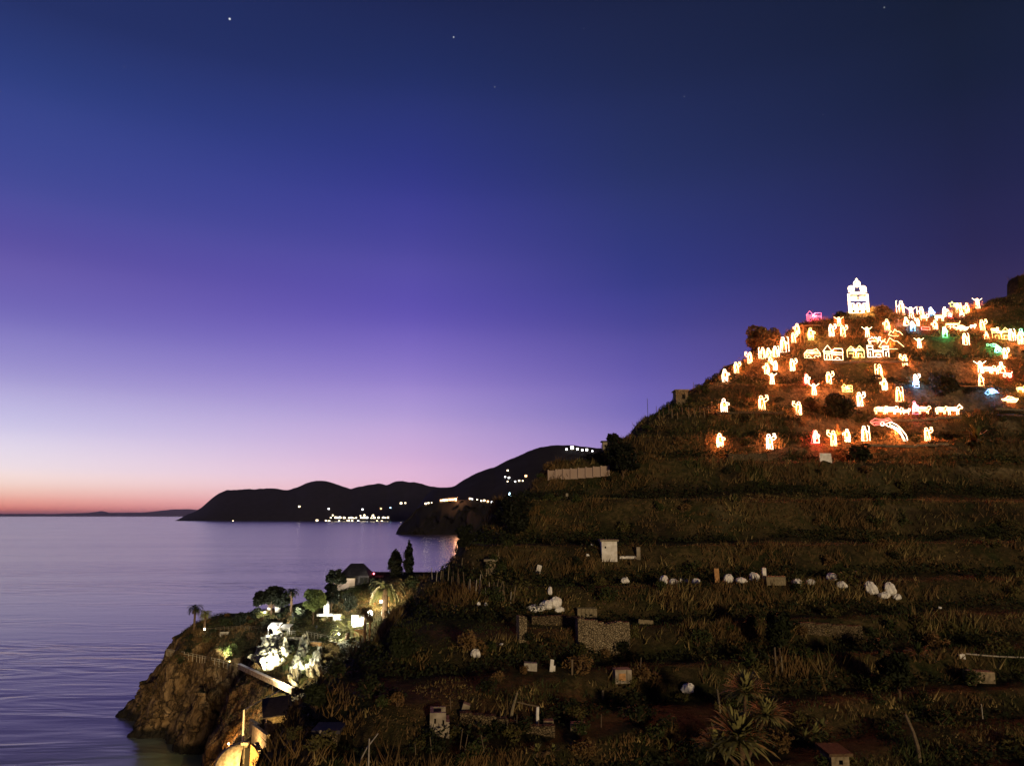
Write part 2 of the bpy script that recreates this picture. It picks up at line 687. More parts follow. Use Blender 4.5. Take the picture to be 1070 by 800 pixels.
g_cor = far_land('near_hills', 'near_slope', (.017, .014, .014),
                 [(436, 530), (446, 517), (455, 510), (472, 508.5), (482, 503), (492, 496.5), (505, 491.5), (516, 488), (528, 482), (538, 477.6),
                  (550, 472), (563, 467.8), (575, 465.4), (586, 464.8), (602, 465.6), (621, 467.4), (640, 470), (700, 470)],
                 2600, 3300, 'dark wooded ridge above the hilltop village', backdrop=700)
g_head = far_land('village_cliff', 'village_cliff_rock', (.008, .0062, .006),
                  [(414, 557), (417, 550.5), (421, 546), (428, 539), (434, 533), (440, 528.5), (447, 526), (456, 524.5), (468, 523.5),
                   (480, 522.5), (492, 521.5), (505, 523), (520, 525.5), (545, 527), (600, 528), (640, 529)],
                  2400, 2470, 'steep cliff headland below the hilltop village', (.005, .0045, .0045), rough_amp=.10, step=1.0, backdrop=300)


def lit_house(u, v, ground, w, h, glowm, label, group, roof=True):
    p = ground(u, v)
    mb = MB()
    mb.box((0, 0, h * .5 - 2), (w, w * .8, h + 4), mi=0)
    if roof:
        e = w * .56
        mb.add([(-e, -w * .45, h), (e, -w * .45, h), (e, w * .45, h), (-e, w * .45, h), (-e, 0, h * 1.25), (e, 0, h * 1.25)],
               [(0, 1, 5, 4), (2, 3, 4, 5), (0, 4, 3), (1, 2, 5)], 0)
    rows, cols = max(1, int(h / 6)), max(2, int(w / 6))
    for i in range(rows):
        for j in range(cols):
            cx = (-.5 + (j + .5) / cols) * w * .92
            cz = (i + .5) / rows * h * .92
            mb.box((cx, -w * .42, cz), (w / cols * .72, w * .06, h / rows * .7), mi=1)
    o = mb.build('lit_house', [M['far_wall'], M[glowm]], None, tuple(p))
    o.rotation_euler[2] = random.uniform(-.3, .3)
    return tag(o, label, 'house', group)


ONES = 'first second third fourth fifth sixth seventh eighth ninth tenth eleventh twelfth thirteenth fourteenth fifteenth sixteenth seventeenth eighteenth nineteenth'.split()
ORD = list(ONES)
for tens, th_ in (('twenty', 'twentieth'), ('thirty', 'thirtieth'), ('forty', 'fortieth')):
    ORD.append(th_)
    ORD += [tens + '-' + o_ for o_ in ONES[:9]]
vrng = random.Random(3)
GP = 'lit houses of the far shore village'
seen = []
for k in range(46):
    u = 342 + (403 - 341) * ((k + .5) / 46) + vrng.uniform(-.8, .8)
    u += vrng.gauss(0, 1.6)
    v = 543.2 - abs(vrng.gauss(0, 1.9)) - (1.0 if 378 < u < 392 else 0)
    lit_house(u, v, g_pen, vrng.uniform(12, 24), vrng.uniform(10, 20), vrng.choice(['window_warm'] * 4 + ['window_white']),
              ORD[k] + ' lit house from the left in the bright shore village', GP)
for (u, v, c, w, lab) in [(331.5, 543.2, 'window_warm', 26, 'lit white building standing alone left of the shore village'),
                    (313, 529.2, 'window_warm', 22, 'lone lit house on the dark slope above the far shore'),
                    (343.5, 532.3, 'window_white', 20, 'lit house above the left end of the shore village'),
                    (379, 532.5, 'window_white', 20, 'lit house above the middle of the shore village'),
                    (398.3, 532, 'window_orange', 20, 'orange lit house above the right end of the shore village'),
                    (408, 530.6, 'blue_glow', 16, 'faint bluish lit house on the slope right of the shore village'),
                    (419, 527.4, 'window_warm', 26, 'lit house on the dark slope, larger of a close pair'),
                    (423.5, 527, 'window_warm', 18, 'lit house on the dark slope, smaller of a close pair'),
                    (405.5, 541, 'window_warm', 22, 'lit house at the right end of the shore village'),
                    (243.5, 543.4, 'window_warm', 14, 'tiny lit hut at the waterline of the dark peninsula')]:
    lit_house(u, v, g_pen, w, w * .8, c, lab, None)
GC = 'lit houses of the hilltop village'
for k, (u, v, c, w) in enumerate(sorted([(445, 526.5, 'window_warm', 7), (448, 525, 'window_warm', 6), (451, 523.5, 'window_warm', 4),
                      (461, 522, 'window_orange', 8), (464, 521, 'window_warm', 9), (467, 522.5, 'window_orange', 10), (470, 521.5, 'window_orange', 10),
                      (473, 520.5, 'window_orange', 9), (476, 522.5, 'window_orange', 7), (491, 520.5, 'window_warm', 7), (493.5, 520, 'window_white', 5),
                      (498.5, 523, 'window_warm', 5), (503, 524, 'window_warm', 6), (506, 524.5, 'window_warm', 7), (509.5, 524.7, 'window_orange', 7),
                      (514, 525.5, 'window_white', 7), (517.5, 525, 'window_white', 8), (520, 525, 'window_white', 7),
                      (527, 521, 'window_white', 8), (530, 522.5, 'window_white', 9), (534.5, 522.5, 'window_warm', 9), (538, 522, 'window_orange', 9),
                      (541, 523.5, 'window_warm', 8), (544, 525, 'window_white', 7), (545.5, 521, 'window_white', 5), (525, 524, 'window_warm', 6)])):
    lit_house(u, v, g_head if v > 521 else g_head, w, w * .9, c, ORD[k] + ' lit house from the left in the hilltop village on the cliff edge', GC)
# bell tower of that village; its floodlighting is a glowing surface
p = g_head(532.5, 524)
t = thing('bell_tower', 'bluish white bell tower with floodlight glow built into its walls, rising over the hilltop village', 'tower', p)
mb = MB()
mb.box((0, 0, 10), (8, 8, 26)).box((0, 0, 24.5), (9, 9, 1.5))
mb.build('shaft', M['blue_glow'], t)
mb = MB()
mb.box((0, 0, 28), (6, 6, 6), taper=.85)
mb.build('belfry', M['blue_glow'], t)
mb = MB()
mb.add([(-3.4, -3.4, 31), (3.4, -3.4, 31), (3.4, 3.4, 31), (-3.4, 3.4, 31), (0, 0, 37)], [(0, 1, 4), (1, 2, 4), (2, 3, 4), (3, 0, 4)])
mb.build('spire', M['blue_glow'], t)
for (u, v, c, w, lab) in [(530.5, 493.5, 'window_warm', 8, 'topmost of the lit houses stacked on the dark ridge'),
                    (528, 500.5, 'window_white', 7, 'left of the two lit houses halfway up the dark ridge'),
                    (532, 500, 'window_white', 9, 'right of the two lit houses halfway up the dark ridge'),
                    (530.5, 503, 'window_warm', 6, 'lowest of the lit houses stacked on the dark ridge'),
                    (538.5, 505.5, 'window_white', 7, 'lit house at the low left end of the slanting row'),
                    (542.5, 503.3, 'window_warm', 8, 'lit house second from left in the slanting row'),
                    (546, 503, 'window_warm', 6, 'lit house third from left in the slanting row'),
                    (549.5, 499.5, 'window_orange', 10, 'orange lit house at the upper right end of the slanting row'),
                    (592, 470.5, 'window_white', 10, 'lit white house at the left end of the ridge top row'),
                    (598, 470.2, 'window_white', 16, 'largest lit white house of the row on the ridge top'),
                    (603.5, 470.8, 'window_white', 11, 'lit white house right of the largest on the ridge top'),
                    (608.5, 472.5, 'window_white', 10, 'lowest lit white house of the row on the ridge top'),
                    (613, 471.5, 'window_white', 12, 'lit white house fifth along the ridge top row'),
                    (619, 472, 'window_white', 8, 'lit white house at the right end of the ridge top row')]:
    lit_house(u, v, g_cor, w, w * .9, c, lab, None)
# amber street lamp whose light lies on the water below the village
def street_lamp(loc, h, label, color, power, rz=0, glowm='lamp_amber', size=1.0, arm=.9):
    t = thing('street_lamp', label, 'lamp', loc, rz)
    mb = MB()
    mb.tube([(0, 0, -.3), (0, 0, h * .9), (arm * .3, 0, h)], [.06 * size, .045 * size, .04 * size], 6)
    mb.tube([(arm * .3, 0, h), (arm, 0, h)], .03 * size, 5)
    mb.build('pole', M['metal'], t)
    mb = MB()
    mb.box((arm, 0, h + .02 * size), (.5 * size, .25 * size, .12 * size), taper=.7)
    hd = mb.build('lamp_head', M['dark_metal'], t)
    mb = MB()
    mb.blob((arm, 0, h - .1 * size), (.36 * size, .22 * size, .14 * size), 0, 0)
    mb.build('bulb', M[glowm], hd)
    ld = bpy.data.lights.new('lamp_light', 'POINT')
    ld.energy = power
    ld.color = color
    ld.shadow_soft_size = .15 * size
    lo = bpy.data.objects.new('lamp_light', ld)
    COL.objects.link(lo)
    lo.parent = t
    lo.location = (arm, 0, h - .35 * size)
    return t


p = g_head(478, 523)
p = p + np.array([0, -12, 2])
street_lamp(p, 9, 'amber street lamp at the cliff edge of the hilltop village', (1, .42, .18), 170000, 0, size=3)

# ------------------------------------------------------------------ hillside (terraced)
H = Field(-62, 200, 16, 262, .45)
hc = []
face = {
    900: [(800, 56), (735, 66), (670, 76), (610, 87), (550, 99), (500, 110), (462, 119), (430, 127), (400, 135), (375, 143), (350, 150), (328, 158)],
    800: [(800, 55), (720, 67), (650, 78), (600, 87), (550, 97), (500, 107), (462, 117), (425, 127), (390, 138), (362, 148)],
    700: [(800, 54), (720, 66), (650, 76), (600, 85), (550, 95), (500, 105), (460, 115)],
    1070: [(800, 58), (720, 70), (650, 82), (600, 91), (550, 101), (500, 112), (460, 121), (410, 135), (370, 147), (340, 156)],
    1250: [(800, 60), (650, 84), (550, 103), (460, 123), (380, 146), (330, 160)],
    620: [(800, 53), (720, 65), (650, 76), (600, 85), (550, 96), (510, 108)],
    550: [(800, 52), (720, 62), (650, 74), (610, 82), (560, 94)],
    470: [(800, 50), (720, 61), (660, 72), (620, 84)],
    400: [(800, 50), (720, 62), (680, 71)],
    330: [(800, 50), (755, 57)],
}
for u, l in face.items():
    for v, D in l:
        hc.append(at(u, v, D))
ridge = [(288, 800, 55), (300, 755, 60), (312, 728, 64), (330, 712, 68), (352, 695, 72), (372, 672, 77), (400, 640, 85), (432, 610, 91), (456, 600, 95),
         (472, 584, 99), (485, 562, 103), (505, 540, 108), (530, 515, 114), (552, 504, 118), (580, 497, 122), (610, 488, 126), (634, 478, 130), (660, 446, 133),
         (690, 426, 138), (720, 408, 142), (755, 385, 148), (785, 362, 152), (822, 342, 157), (860, 332, 160), (885, 324, 162), (900, 321, 162), (915, 323, 162), (950, 328, 164), (1000, 322, 167),
         (1022, 320, 172), (1038, 313, 175), (1056, 303, 180), (1070, 297, 183), (1130, 276, 190), (1250, 255, 200), (1400, 262, 205)]
for u, v, D in ridge:
    p = at(u, v, D)
    hc.append(p)
    b = p.copy()
    k = (D + 22) / D
    drop = 17 if u > 640 else 24
    hc.append(np.array([p[0] * k, p[1] * k, p[2] - drop]))
    k = (D + 55) / D
    hc.append(np.array([p[0] * k, p[1] * k, (p[2] - 45) if u > 640 else -12]))
for u, v, D in ridge[:12]:
    p = at(u, v, D)
    hc.append(np.array([p[0] - 12, p[1] + 2, p[2] - 22]))
    hc.append(np.array([p[0] - 26, p[1] + 3, -10]))
for x in (-55, -30):
    hc.append(np.array([x, 30, -8]))
for x, z in ((0, 24), (40, 30), (90, 30), (150, 34), (-12, 16)):
    hc.append(np.array([x, 20, z]))
for x in (-60, -20):
    hc.append(np.array([x, 255, -15]))
hc.append(np.array([60, 260, 20]))
hc.append(np.array([195, 260, 60]))
base = rbf(hc)

prof = []
for v in [860, 790, 738, 690, 650, 612, 575, 530, 487, 464, 437, 408, 379, 357, 338, 318]:
    D = np.interp(-v, [-q[0] for q in face[900]], [q[1] for q in face[900]])
    D = 50 if v > 800 else D
    prof.append(at(900, v, D)[2])
prof = np.array([20.0, 24, 28, 32] + [q for q in prof if q > 34])
prof = np.concatenate([prof, [prof[-1] + 4, prof[-1] + 8, prof[-1] + 30]])


def terrace(z, x, y):
    w = fbm(x / 40, y / 40, 2, 31) * .5
    q = z + w
    i = np.clip(np.searchsorted(prof, q) - 1, 0, len(prof) - 2)
    lo, hi = prof[i], prof[i + 1]
    f = np.clip((q - lo) / (hi - lo), 0, 1)
    g = np.where(f < .6, f * .04, .024 + (f - .6) / .4 * (1 - .024))
    k = np.clip(f, 0, 1)
    tz = lo + (hi - lo) * (g + .16) - w
    amt = np.clip(fbm(x / 18, y / 18, 2, 77) * 1.1 + 1.1, .55, 1)
    amt = amt * np.clip((z - 22) / 10, 0, 1)
    sk = np.clip((x - 12) / 8, 0, 1) * np.clip((48 - x) / 8, 0, 1) * np.clip((y - 118) / 8, 0, 1)
    amt = amt * (1 - .7 * sk)
    return z * (1 - amt) + tz * amt


def frac(z, x, y):
    q = z + fbm(x / 40, y / 40, 2, 31) * .5
    i = np.clip(np.searchsorted(prof, q) - 1, 0, len(prof) - 2)
    return np.clip((q - prof[i]) / (prof[i + 1] - prof[i]), 0, 1)


Zb = base(H.X, H.Y)
rough = fbm(H.X / 9, H.Y / 9, 4, 3)
H.F = frac(Zb + rough * .25, H.X, H.Y)
H.Z = terrace(Zb + rough * .25, H.X, H.Y) + fbm(H.X / 1.7, H.Y / 1.7, 3, 9) * .14
H.Z = np.maximum(H.Z, -8)


def hill_material():
    m = bpy.data.materials.new('hill_ground')
    m.use_nodes = True
    t = m.node_tree
    b = t.nodes['Principled BSDF']
    b.inputs['Roughness'].default_value = .97
    b.inputs['Specular IOR Level'].default_value = .1
    co = N(t, 'ShaderNodeTexCoord')

    def nz(scale, detail=5, stretch=(1, 1, 1), lo=.4, hi=.6, dist=0.0):
        mp = N(t, 'ShaderNodeMapping')
        mp.inputs['Scale'].default_value = stretch
        t.links.new(co.outputs['Object'], mp.inputs[0])
        n = N(t, 'ShaderNodeTexNoise')
        n.inputs['Scale'].default_value = scale
        n.inputs['Detail'].default_value = detail
        n.inputs['Distortion'].default_value = dist
        t.links.new(mp.outputs[0], n.inputs[0])
        r = N(t, 'ShaderNodeMapRange')
        r.inputs[1].default_value = lo
        r.inputs[2].default_value = hi
        t.links.new(n.outputs[0], r.inputs[0])
        return r.outputs[0]
    soil = mixc(t, nz(.9), (.036, .026, .014, 1), (.017, .013, .007, 1))
    grass = mixc(t, nz(1.6, 6), (.095, .068, .028, 1), (.042, .036, .013, 1))
    green = mixc(t, nz(2.4), (.030, .034, .011, 1), (.014, .018, .006, 1))
    c = mixc(t, nz(.12, 4, (1, 1, 1.6), .38, .6, .5), soil, grass)
    c = mixc(t, nz(.16, 5, (1, 1, 1), .5, .66, .6), c, green)
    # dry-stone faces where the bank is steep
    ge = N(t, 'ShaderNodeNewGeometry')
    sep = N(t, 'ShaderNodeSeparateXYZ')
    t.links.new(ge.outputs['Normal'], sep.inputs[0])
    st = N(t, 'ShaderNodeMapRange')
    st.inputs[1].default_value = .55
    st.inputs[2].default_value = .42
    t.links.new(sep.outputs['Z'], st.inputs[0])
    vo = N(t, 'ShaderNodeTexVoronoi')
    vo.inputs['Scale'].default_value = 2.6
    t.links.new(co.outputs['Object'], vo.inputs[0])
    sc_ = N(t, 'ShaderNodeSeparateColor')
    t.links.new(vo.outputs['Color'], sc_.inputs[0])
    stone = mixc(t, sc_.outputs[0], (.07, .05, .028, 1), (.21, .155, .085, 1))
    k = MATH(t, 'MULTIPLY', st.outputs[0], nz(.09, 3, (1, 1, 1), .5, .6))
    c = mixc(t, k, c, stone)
    t.links.new(c, b.inputs['Base Color'])
    n2 = N(t, 'ShaderNodeTexNoise')
    n2.inputs['Scale'].default_value = 2.2
    n2.inputs['Detail'].default_value = 8
    n2.inputs['Roughness'].default_value = .7
    t.links.new(co.outputs['Object'], n2.inputs[0])
    bp = N(t, 'ShaderNodeBump')
    bp.inputs['Strength'].default_value = .9
    bp.inputs['Distance'].default_value = .5
    t.links.new(n2.outputs[0], bp.inputs['Height'])
    t.links.new(bp.outputs[0], b.inputs['Normal'])
    return m


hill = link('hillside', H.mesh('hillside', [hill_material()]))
tag(hill, 'terraced dark hillside rising from the sea', 'hill', kind='structure')

# ------------------------------------------------------------------ headland
P = Field(-150, 15, 95, 310, .45)
pc = []
for u, v, D in [(109, 741, 250), (138, 759, 232), (165, 772, 217), (195, 778, 214), (230, 781, 211)]:
    p = at(u, v, D)
    pc.append(np.array([p[0], p[1], 0.0]))
    pc.append(np.array([p[0] * .97 - 3, p[1] - 9, -7]))
    pc.append(np.array([p[0] * .9 - 8, p[1] - 30, -12]))
top = [(180, 683, 224), (215, 690, 211), (255, 699, 195), (305, 722, 172),
       (200, 656, 237), (240, 653, 235), (290, 662, 216), (330, 661, 216), (350, 690, 194), (310, 700, 188), (380, 652, 218), (420, 630, 224), (300, 680, 200),
       (172, 690, 228), (265, 680, 208), (225, 672, 222),
       (240, 641, 250), (290, 636, 247), (330, 632, 247), (360, 617, 248), (400, 603, 248), (430, 599, 246), (465, 599, 246), (500, 598, 246),
       (400, 660, 205), (440, 640, 215), (480, 630, 222),
       (160, 715, 240), (190, 725, 222), (215, 735, 209), (240, 730, 200), (185, 748, 221), (205, 752, 212),
       (255, 745, 180), (232, 765, 188), (275, 750, 155), (300, 745, 150),
       (240, 797, 134), (262, 788, 136), (285, 770, 140), (262, 770, 150)]
for u, v, D in top:
    pc.append(at(u, v, D))
for u, v, D in [(115, 740, 249), (150, 713, 246), (166, 690, 243), (178, 668, 242), (200, 655, 246)]:
    p = at(u, v, D)
    if u > 115:
        pc.append(p)
    pc.append(np.array([p[0] - 5, p[1] + 12, max(-7, p[2] - 20)]))
    pc.append(np.array([p[0] - 22, p[1] + 22, -12]))
for u, v, D in [(200, 655, 240), (240, 641, 250), (290, 636, 247), (330, 632, 247), (360, 617, 248), (400, 603, 248), (465, 599, 246), (520, 598, 246)]:
    p = at(u, v, D)
    pc.append(np.array([p[0] * 1.06, p[1] + 16, p[2] - 18]))
    pc.append(np.array([p[0] * 1.15, p[1] + 42, -12]))
for x, y, z in [(-60, 128, -8), (-44, 108, -8), (-30, 100, -8), (-64, 150, -8), (-78, 178, -8), (-85, 200, -6), (-120, 160, -14), (-160, 120, -14), (-160, 320, -14),
                (10, 320, -10), (0, 150, 20), (-20, 140, 20), (0, 100, -5)]:
    pc.append(np.array([x, y, z]))
pbase = rbf(pc)
Zp = pbase(P.X, P.Y)
gy, gx = np.gradient(Zp, P.step)
steep = np.clip((np.hypot(gx, gy) - .5) / .9, 0, 1) * np.clip((25.5 - Zp) / 4.5, .12, 1)


def ridged(x, y, seed):
    s, a = 0, 1.0
    for i in range(5):
        s = s + a * (1 - np.abs(vnoise(x, y, seed + i) * 2 - 1))
        x, y, a = x * 2.1 + 3.3, y * 2.1 + 1.7, a * .52
    return s / 2


rx = P.X * .8 + P.Y * .35
ry = P.Y * .8 - P.X * .35 + Zp * .6
crag = ridged(rx / 9, ry / 13, 41) - .75


def facets(x, y, z, cell, seed):
    """broken rock: each cell is a tilted plane"""
    x, y, z = x / cell, y / cell, z / cell
    ix, iy, iz = np.floor(x), np.floor(y), np.floor(z)
    best = np.full(x.shape, 9.0)
    out = np.zeros(x.shape)
    for a in (-1, 0, 1):
        for b in (-1, 0, 1):
            for c in (-1, 0, 1):
                jx, jy, jz = ix + a, iy + b, iz + c
                k = jz * 57
                px_, py_, pz_ = jx + lattice(jx + k, jy, seed), jy + lattice(jx, jy + k, seed + 1), jz + lattice(jx - k, jy + k, seed + 2)
                dx, dy, dz = x - px_, y - py_, z - pz_
                d = dx * dx + dy * dy + dz * dz
                h = (lattice(jx + k, jy, seed + 3) - .5) * 1.2 + (lattice(jx + k, jy, seed + 4) - .5) * dx * 2 + (lattice(jx, jy + k, seed + 5) - .5) * dz * 2
                m_ = d < best
                out = np.where(m_, h, out)
                best = np.where(m_, d, best)
    return out


P.Z = Zp + crag * steep * 7.0 + fbm(P.X / 3, P.Y / 3, 4, 17) * (.25 + steep * .6)
FX, FY, FZ = P.X * .9 + Zp * .45, P.Y, Zp * .75 - P.X * .3
fac1 = facets(FX, FY * 1.2, FZ * .7, 7.5, 201)
fac2 = facets(FX, FY * 1.2, FZ * .8, 2.8, 301)
P.Z = np.maximum(P.Z, -7)
nrm = np.stack([-gx, -gy, np.ones_like(gx)], -1)
nrm /= np.linalg.norm(nrm, axis=-1, keepdims=True)
pz = Zp / 2.4
push = nrm * ((fbm(rx / 2.6, pz + ry / 5, 4, 57) * .6 + fac1 * 2.6 + fac2 * 1.0) * steep)[..., None]
push[..., 2] *= .3


def rock_material():
    m = bpy.data.materials.new('headland_rock')
    m.use_nodes = True
    t = m.node_tree
    b = t.nodes['Principled BSDF']
    b.inputs['Roughness'].default_value = .95
    b.inputs['Specular IOR Level'].default_value = .15
    co = N(t, 'ShaderNodeTexCoord')
    mp = N(t, 'ShaderNodeMapping')
    mp.inputs['Rotation'].default_value = (R(20), R(-35), R(20))
    mp.inputs['Scale'].default_value = (.55, .25, .25)
    t.links.new(co.outputs['Object'], mp.inputs[0])
    n1 = N(t, 'ShaderNodeTexNoise')
    n1.inputs['Scale'].default_value = 1.0
    n1.inputs['Detail'].default_value = 9
    n1.inputs['Roughness'].default_value = .65
    n1.inputs['Distortion'].default_value = .8
    t.links.new(mp.outputs[0], n1.inputs[0])
    r = N(t, 'ShaderNodeValToRGB')
    e = r.color_ramp.elements
    e[0].position, e[0].color = .32, (.03, .019, .009, 1)
    e[1].position, e[1].color = .68, (.34, .225, .11, 1)
    q = e.new(.5)
    q.color = (.165, .104, .048, 1)
    t.links.new(n1.outputs[0], r.inputs[0])
    veg0 = N(t, 'ShaderNodeTexNoise')
    veg0.inputs['Scale'].default_value = .5
    veg0.inputs['Detail'].default_value = 6
    t.links.new(co.outputs['Object'], veg0.inputs[0])
    veg = mixc(t, veg0.outputs[0], (.02, .024, .009, 1), (.075, .06, .022, 1))
    # cracks between the beds, and the dark wet band above the water
    mp2 = N(t, 'ShaderNodeMapping')
    mp2.inputs['Rotation'].default_value = (R(12), R(-38), R(25))
    mp2.inputs['Scale'].default_value = (.30, .15, .09)
    t.links.new(co.outputs['Object'], mp2.inputs[0])
    dn = N(t, 'ShaderNodeTexNoise')
    dn.inputs['Scale'].default_value = .35
    dn.inputs['Detail'].default_value = 7
    t.links.new(co.outputs['Object'], dn.inputs[0])
    av = N(t, 'ShaderNodeVectorMath', operation='MULTIPLY_ADD')
    t.links.new(dn.outputs['Color'], av.inputs[0])
    av.inputs[1].default_value = (2.0, 2.0, 2.0)
    t.links.new(mp2.outputs[0], av.inputs[2])
    vc = N(t, 'ShaderNodeTexVoronoi', feature='DISTANCE_TO_EDGE')
    vc.inputs['Scale'].default_value = 1.0
    t.links.new(av.outputs[0], vc.inputs[0])
    ck = N(t, 'ShaderNodeMapRange')
    ck.inputs[1].default_value = .0
    ck.inputs[2].default_value = .07
    t.links.new(vc.outputs['Distance'], ck.inputs[0])
    rockc = mixc(t, MATH(t, 'MULTIPLY_ADD', ck.outputs[0], .55, .45), (.022, .014, .008, 1), r.outputs[0])
    spw = N(t, 'ShaderNodeSeparateXYZ')
    t.links.new(co.outputs['Object'], spw.inputs[0])
    wet = N(t, 'ShaderNodeMapRange')
    wet.inputs[1].default_value = .9
    wet.inputs[2].default_value = 2.4
    t.links.new(MATH(t, 'MULTIPLY_ADD', dn.outputs[0], -1.5, spw.outputs['Z']), wet.inputs[0])
    rockc = mixc(t, wet.outputs[0], (.02, .017, .012, 1), rockc)
    bh = MATH(t, 'MULTIPLY_ADD', ck.outputs[0], .5, n1.outputs[0])
    ge = N(t, 'ShaderNodeNewGeometry')
    sep = N(t, 'ShaderNodeSeparateXYZ')
    t.links.new(ge.outputs['Normal'], sep.inputs[0])
    nn = MATH(t, 'MULTIPLY_ADD', veg0.outputs[0], .5, sep.outputs['Z'])
    k = N(t, 'ShaderNodeMapRange')
    sp2 = N(t, 'ShaderNodeSeparateXYZ')
    t.links.new(co.outputs['Object'], sp2.inputs[0])
    hz = N(t, 'ShaderNodeMapRange')
    hz.inputs[1].default_value = 18
    hz.inputs[2].default_value = 27
    hz.inputs[3].default_value = -.08
    hz.inputs[4].default_value = .5
    t.links.new(sp2.outputs['Z'], hz.inputs[0])
    nn = MATH(t, 'ADD', nn, hz.outputs[0])
    k.inputs[1].default_value = .92
    k.inputs[2].default_value = 1.08
    t.links.new(nn, k.inputs[0])
    t.links.new(mixc(t, k.outputs[0], rockc, veg), b.inputs['Base Color'])
    bp = N(t, 'ShaderNodeBump')
    bp.inputs['Strength'].default_value = 1
    bp.inputs['Distance'].default_value = 1.6
    t.links.new(bh, bp.inputs['Height'])
    t.links.new(bp.outputs[0], b.inputs['Normal'])
    return m


M['rock'] = rock_material()
hl = link('headland', P.mesh('headland', [M['rock']], push, smooth=False))
from mathutils.bvhtree import BVHTree
_me = hl.data
_bv = BVHTree.FromPolygons([v_.co.copy() for v_ in _me.vertices], [tuple(p_.vertices) for p_ in _me.polygons])


def _p_hit(u, v, d0=None, d1=None):
    a, b = ray(u, v)
    h = _bv.ray_cast(Vector((0, 0, CAMZ)), Vector((a, 1, b)).normalized())
    return None if h[0] is None or h[0].z < -3 else np.array(h[0])


def p_top(x, y):
    h = _bv.ray_cast(Vector((float(x), float(y), 120)), Vector((0, 0, -1)))
    return float(h[0].z) if h[0] is not None else 0.0


P.hit = _p_hit
tag(hl, 'brown rocky headland dropping into the cove', 'headland', kind='structure')


# ------------------------------------------------------------------ vegetation builders
def leaf_arrays(centers, size, flat=.0, seed=0):
    """one randomly turned quad per centre"""
    r_ = np.random.default_rng(seed)
    c = np.asarray(centers, float)
    n = len(c)
    a = r_.normal(size=(n, 3))
    a[:, 2] *= (1 - flat)
    a /= np.linalg.norm(a, axis=1, keepdims=True)
    b = np.cross(a, r_.normal(size=(n, 3)))
    b /= np.linalg.norm(b, axis=1, keepdims=True)
    s = (size * r_.uniform(.6, 1.4, n))[:, None]
    V = np.stack([c - a * s, c - b * s * .45, c + a * s, c + b * s * .45], 1).reshape(-1, 3)
    F = np.arange(4 * n).reshape(n, 4)
    return V, F


def clumpy(n, clumps, seed, spread):
    """points gathered in clumps (list of centre, radius)"""
    r_ = np.random.default_rng(seed)
    w = np.array([q[1] ** 2 for q in clumps])
    k = r_.choice(len(clumps), n, p=w / w.sum())
    C = np.array([q[0] for q in clumps])[k]
    rad = np.array([q[1] for q in clumps])[k]
    d = r_.normal(size=(n, 3))
    d /= np.linalg.norm(d, axis=1, keepdims=True)
    return C + d * (rad * r_.uniform(.45, 1.0, n) ** .5)[:, None] * np.array(spread)


shrub_meshes = []
for k in range(7):
    r_ = np.random.default_rng(100 + k)
    cl = []
    for i in range(9):
        a = r_.uniform(0, 2 * math.pi)
        d = r_.uniform(0, .62)
        cl.append(((math.cos(a) * d, math.sin(a) * d, r_.uniform(.18, .62)), r_.uniform(.2, .38)))
    pts = clumpy(420, cl, 200 + k, (1, 1, .85))
    V, F = leaf_arrays(pts, .085, 0, 300 + k)
    shrub_meshes.append((V, F))
SHRUB = {}
for k, (V, F) in enumerate(shrub_meshes):
    for mname in ('green', 'olive', 'rust', 'dark_leaf', 'black_leaf', 'pale_leaf', 'straw', 'hedge_leaf'):
        SHRUB[(k, mname)] = None


def shrub_mesh(k, mname):
    if SHRUB[(k, mname)] is None:
        SHRUB[(k, mname)] = np_mesh('foliage', shrub_meshes[k][0], shrub_meshes[k][1], [M[mname]])
    return SHRUB[(k, mname)]


def stem_mesh():
    mb = MB()
    for a in range(5):
        q = a * 1.256 + .3
        mb.tube([(0, 0, -.25), (math.cos(q) * .12, math.sin(q) * .12, .2), (math.cos(q) * .4, math.sin(q) * .4, .55)], [.035, .025, .012], 5)
    return mb.mesh('stem', M['bark'])


STEM = stem_mesh()


def shrub(p, size, mname, label, group=None, k=None, hgt=1.0, parts=True, name='shrub', cat='shrub'):
    k = random.randrange(7) if k is None else k
    if parts:
        t = thing(name, label, cat, p, random.uniform(0, 6.28), group)
        t.scale = (size, size, size * hgt)
        link('foliage', shrub_mesh(k, mname), t)
        link('stem', STEM, t)
    else:
        t = link(name, shrub_mesh(k, mname), None, tuple(p))
        t.scale = (size, size, size * hgt)
        t.rotation_euler[2] = random.uniform(0, 6.28)
        tag(t, label, cat, group)
    return t


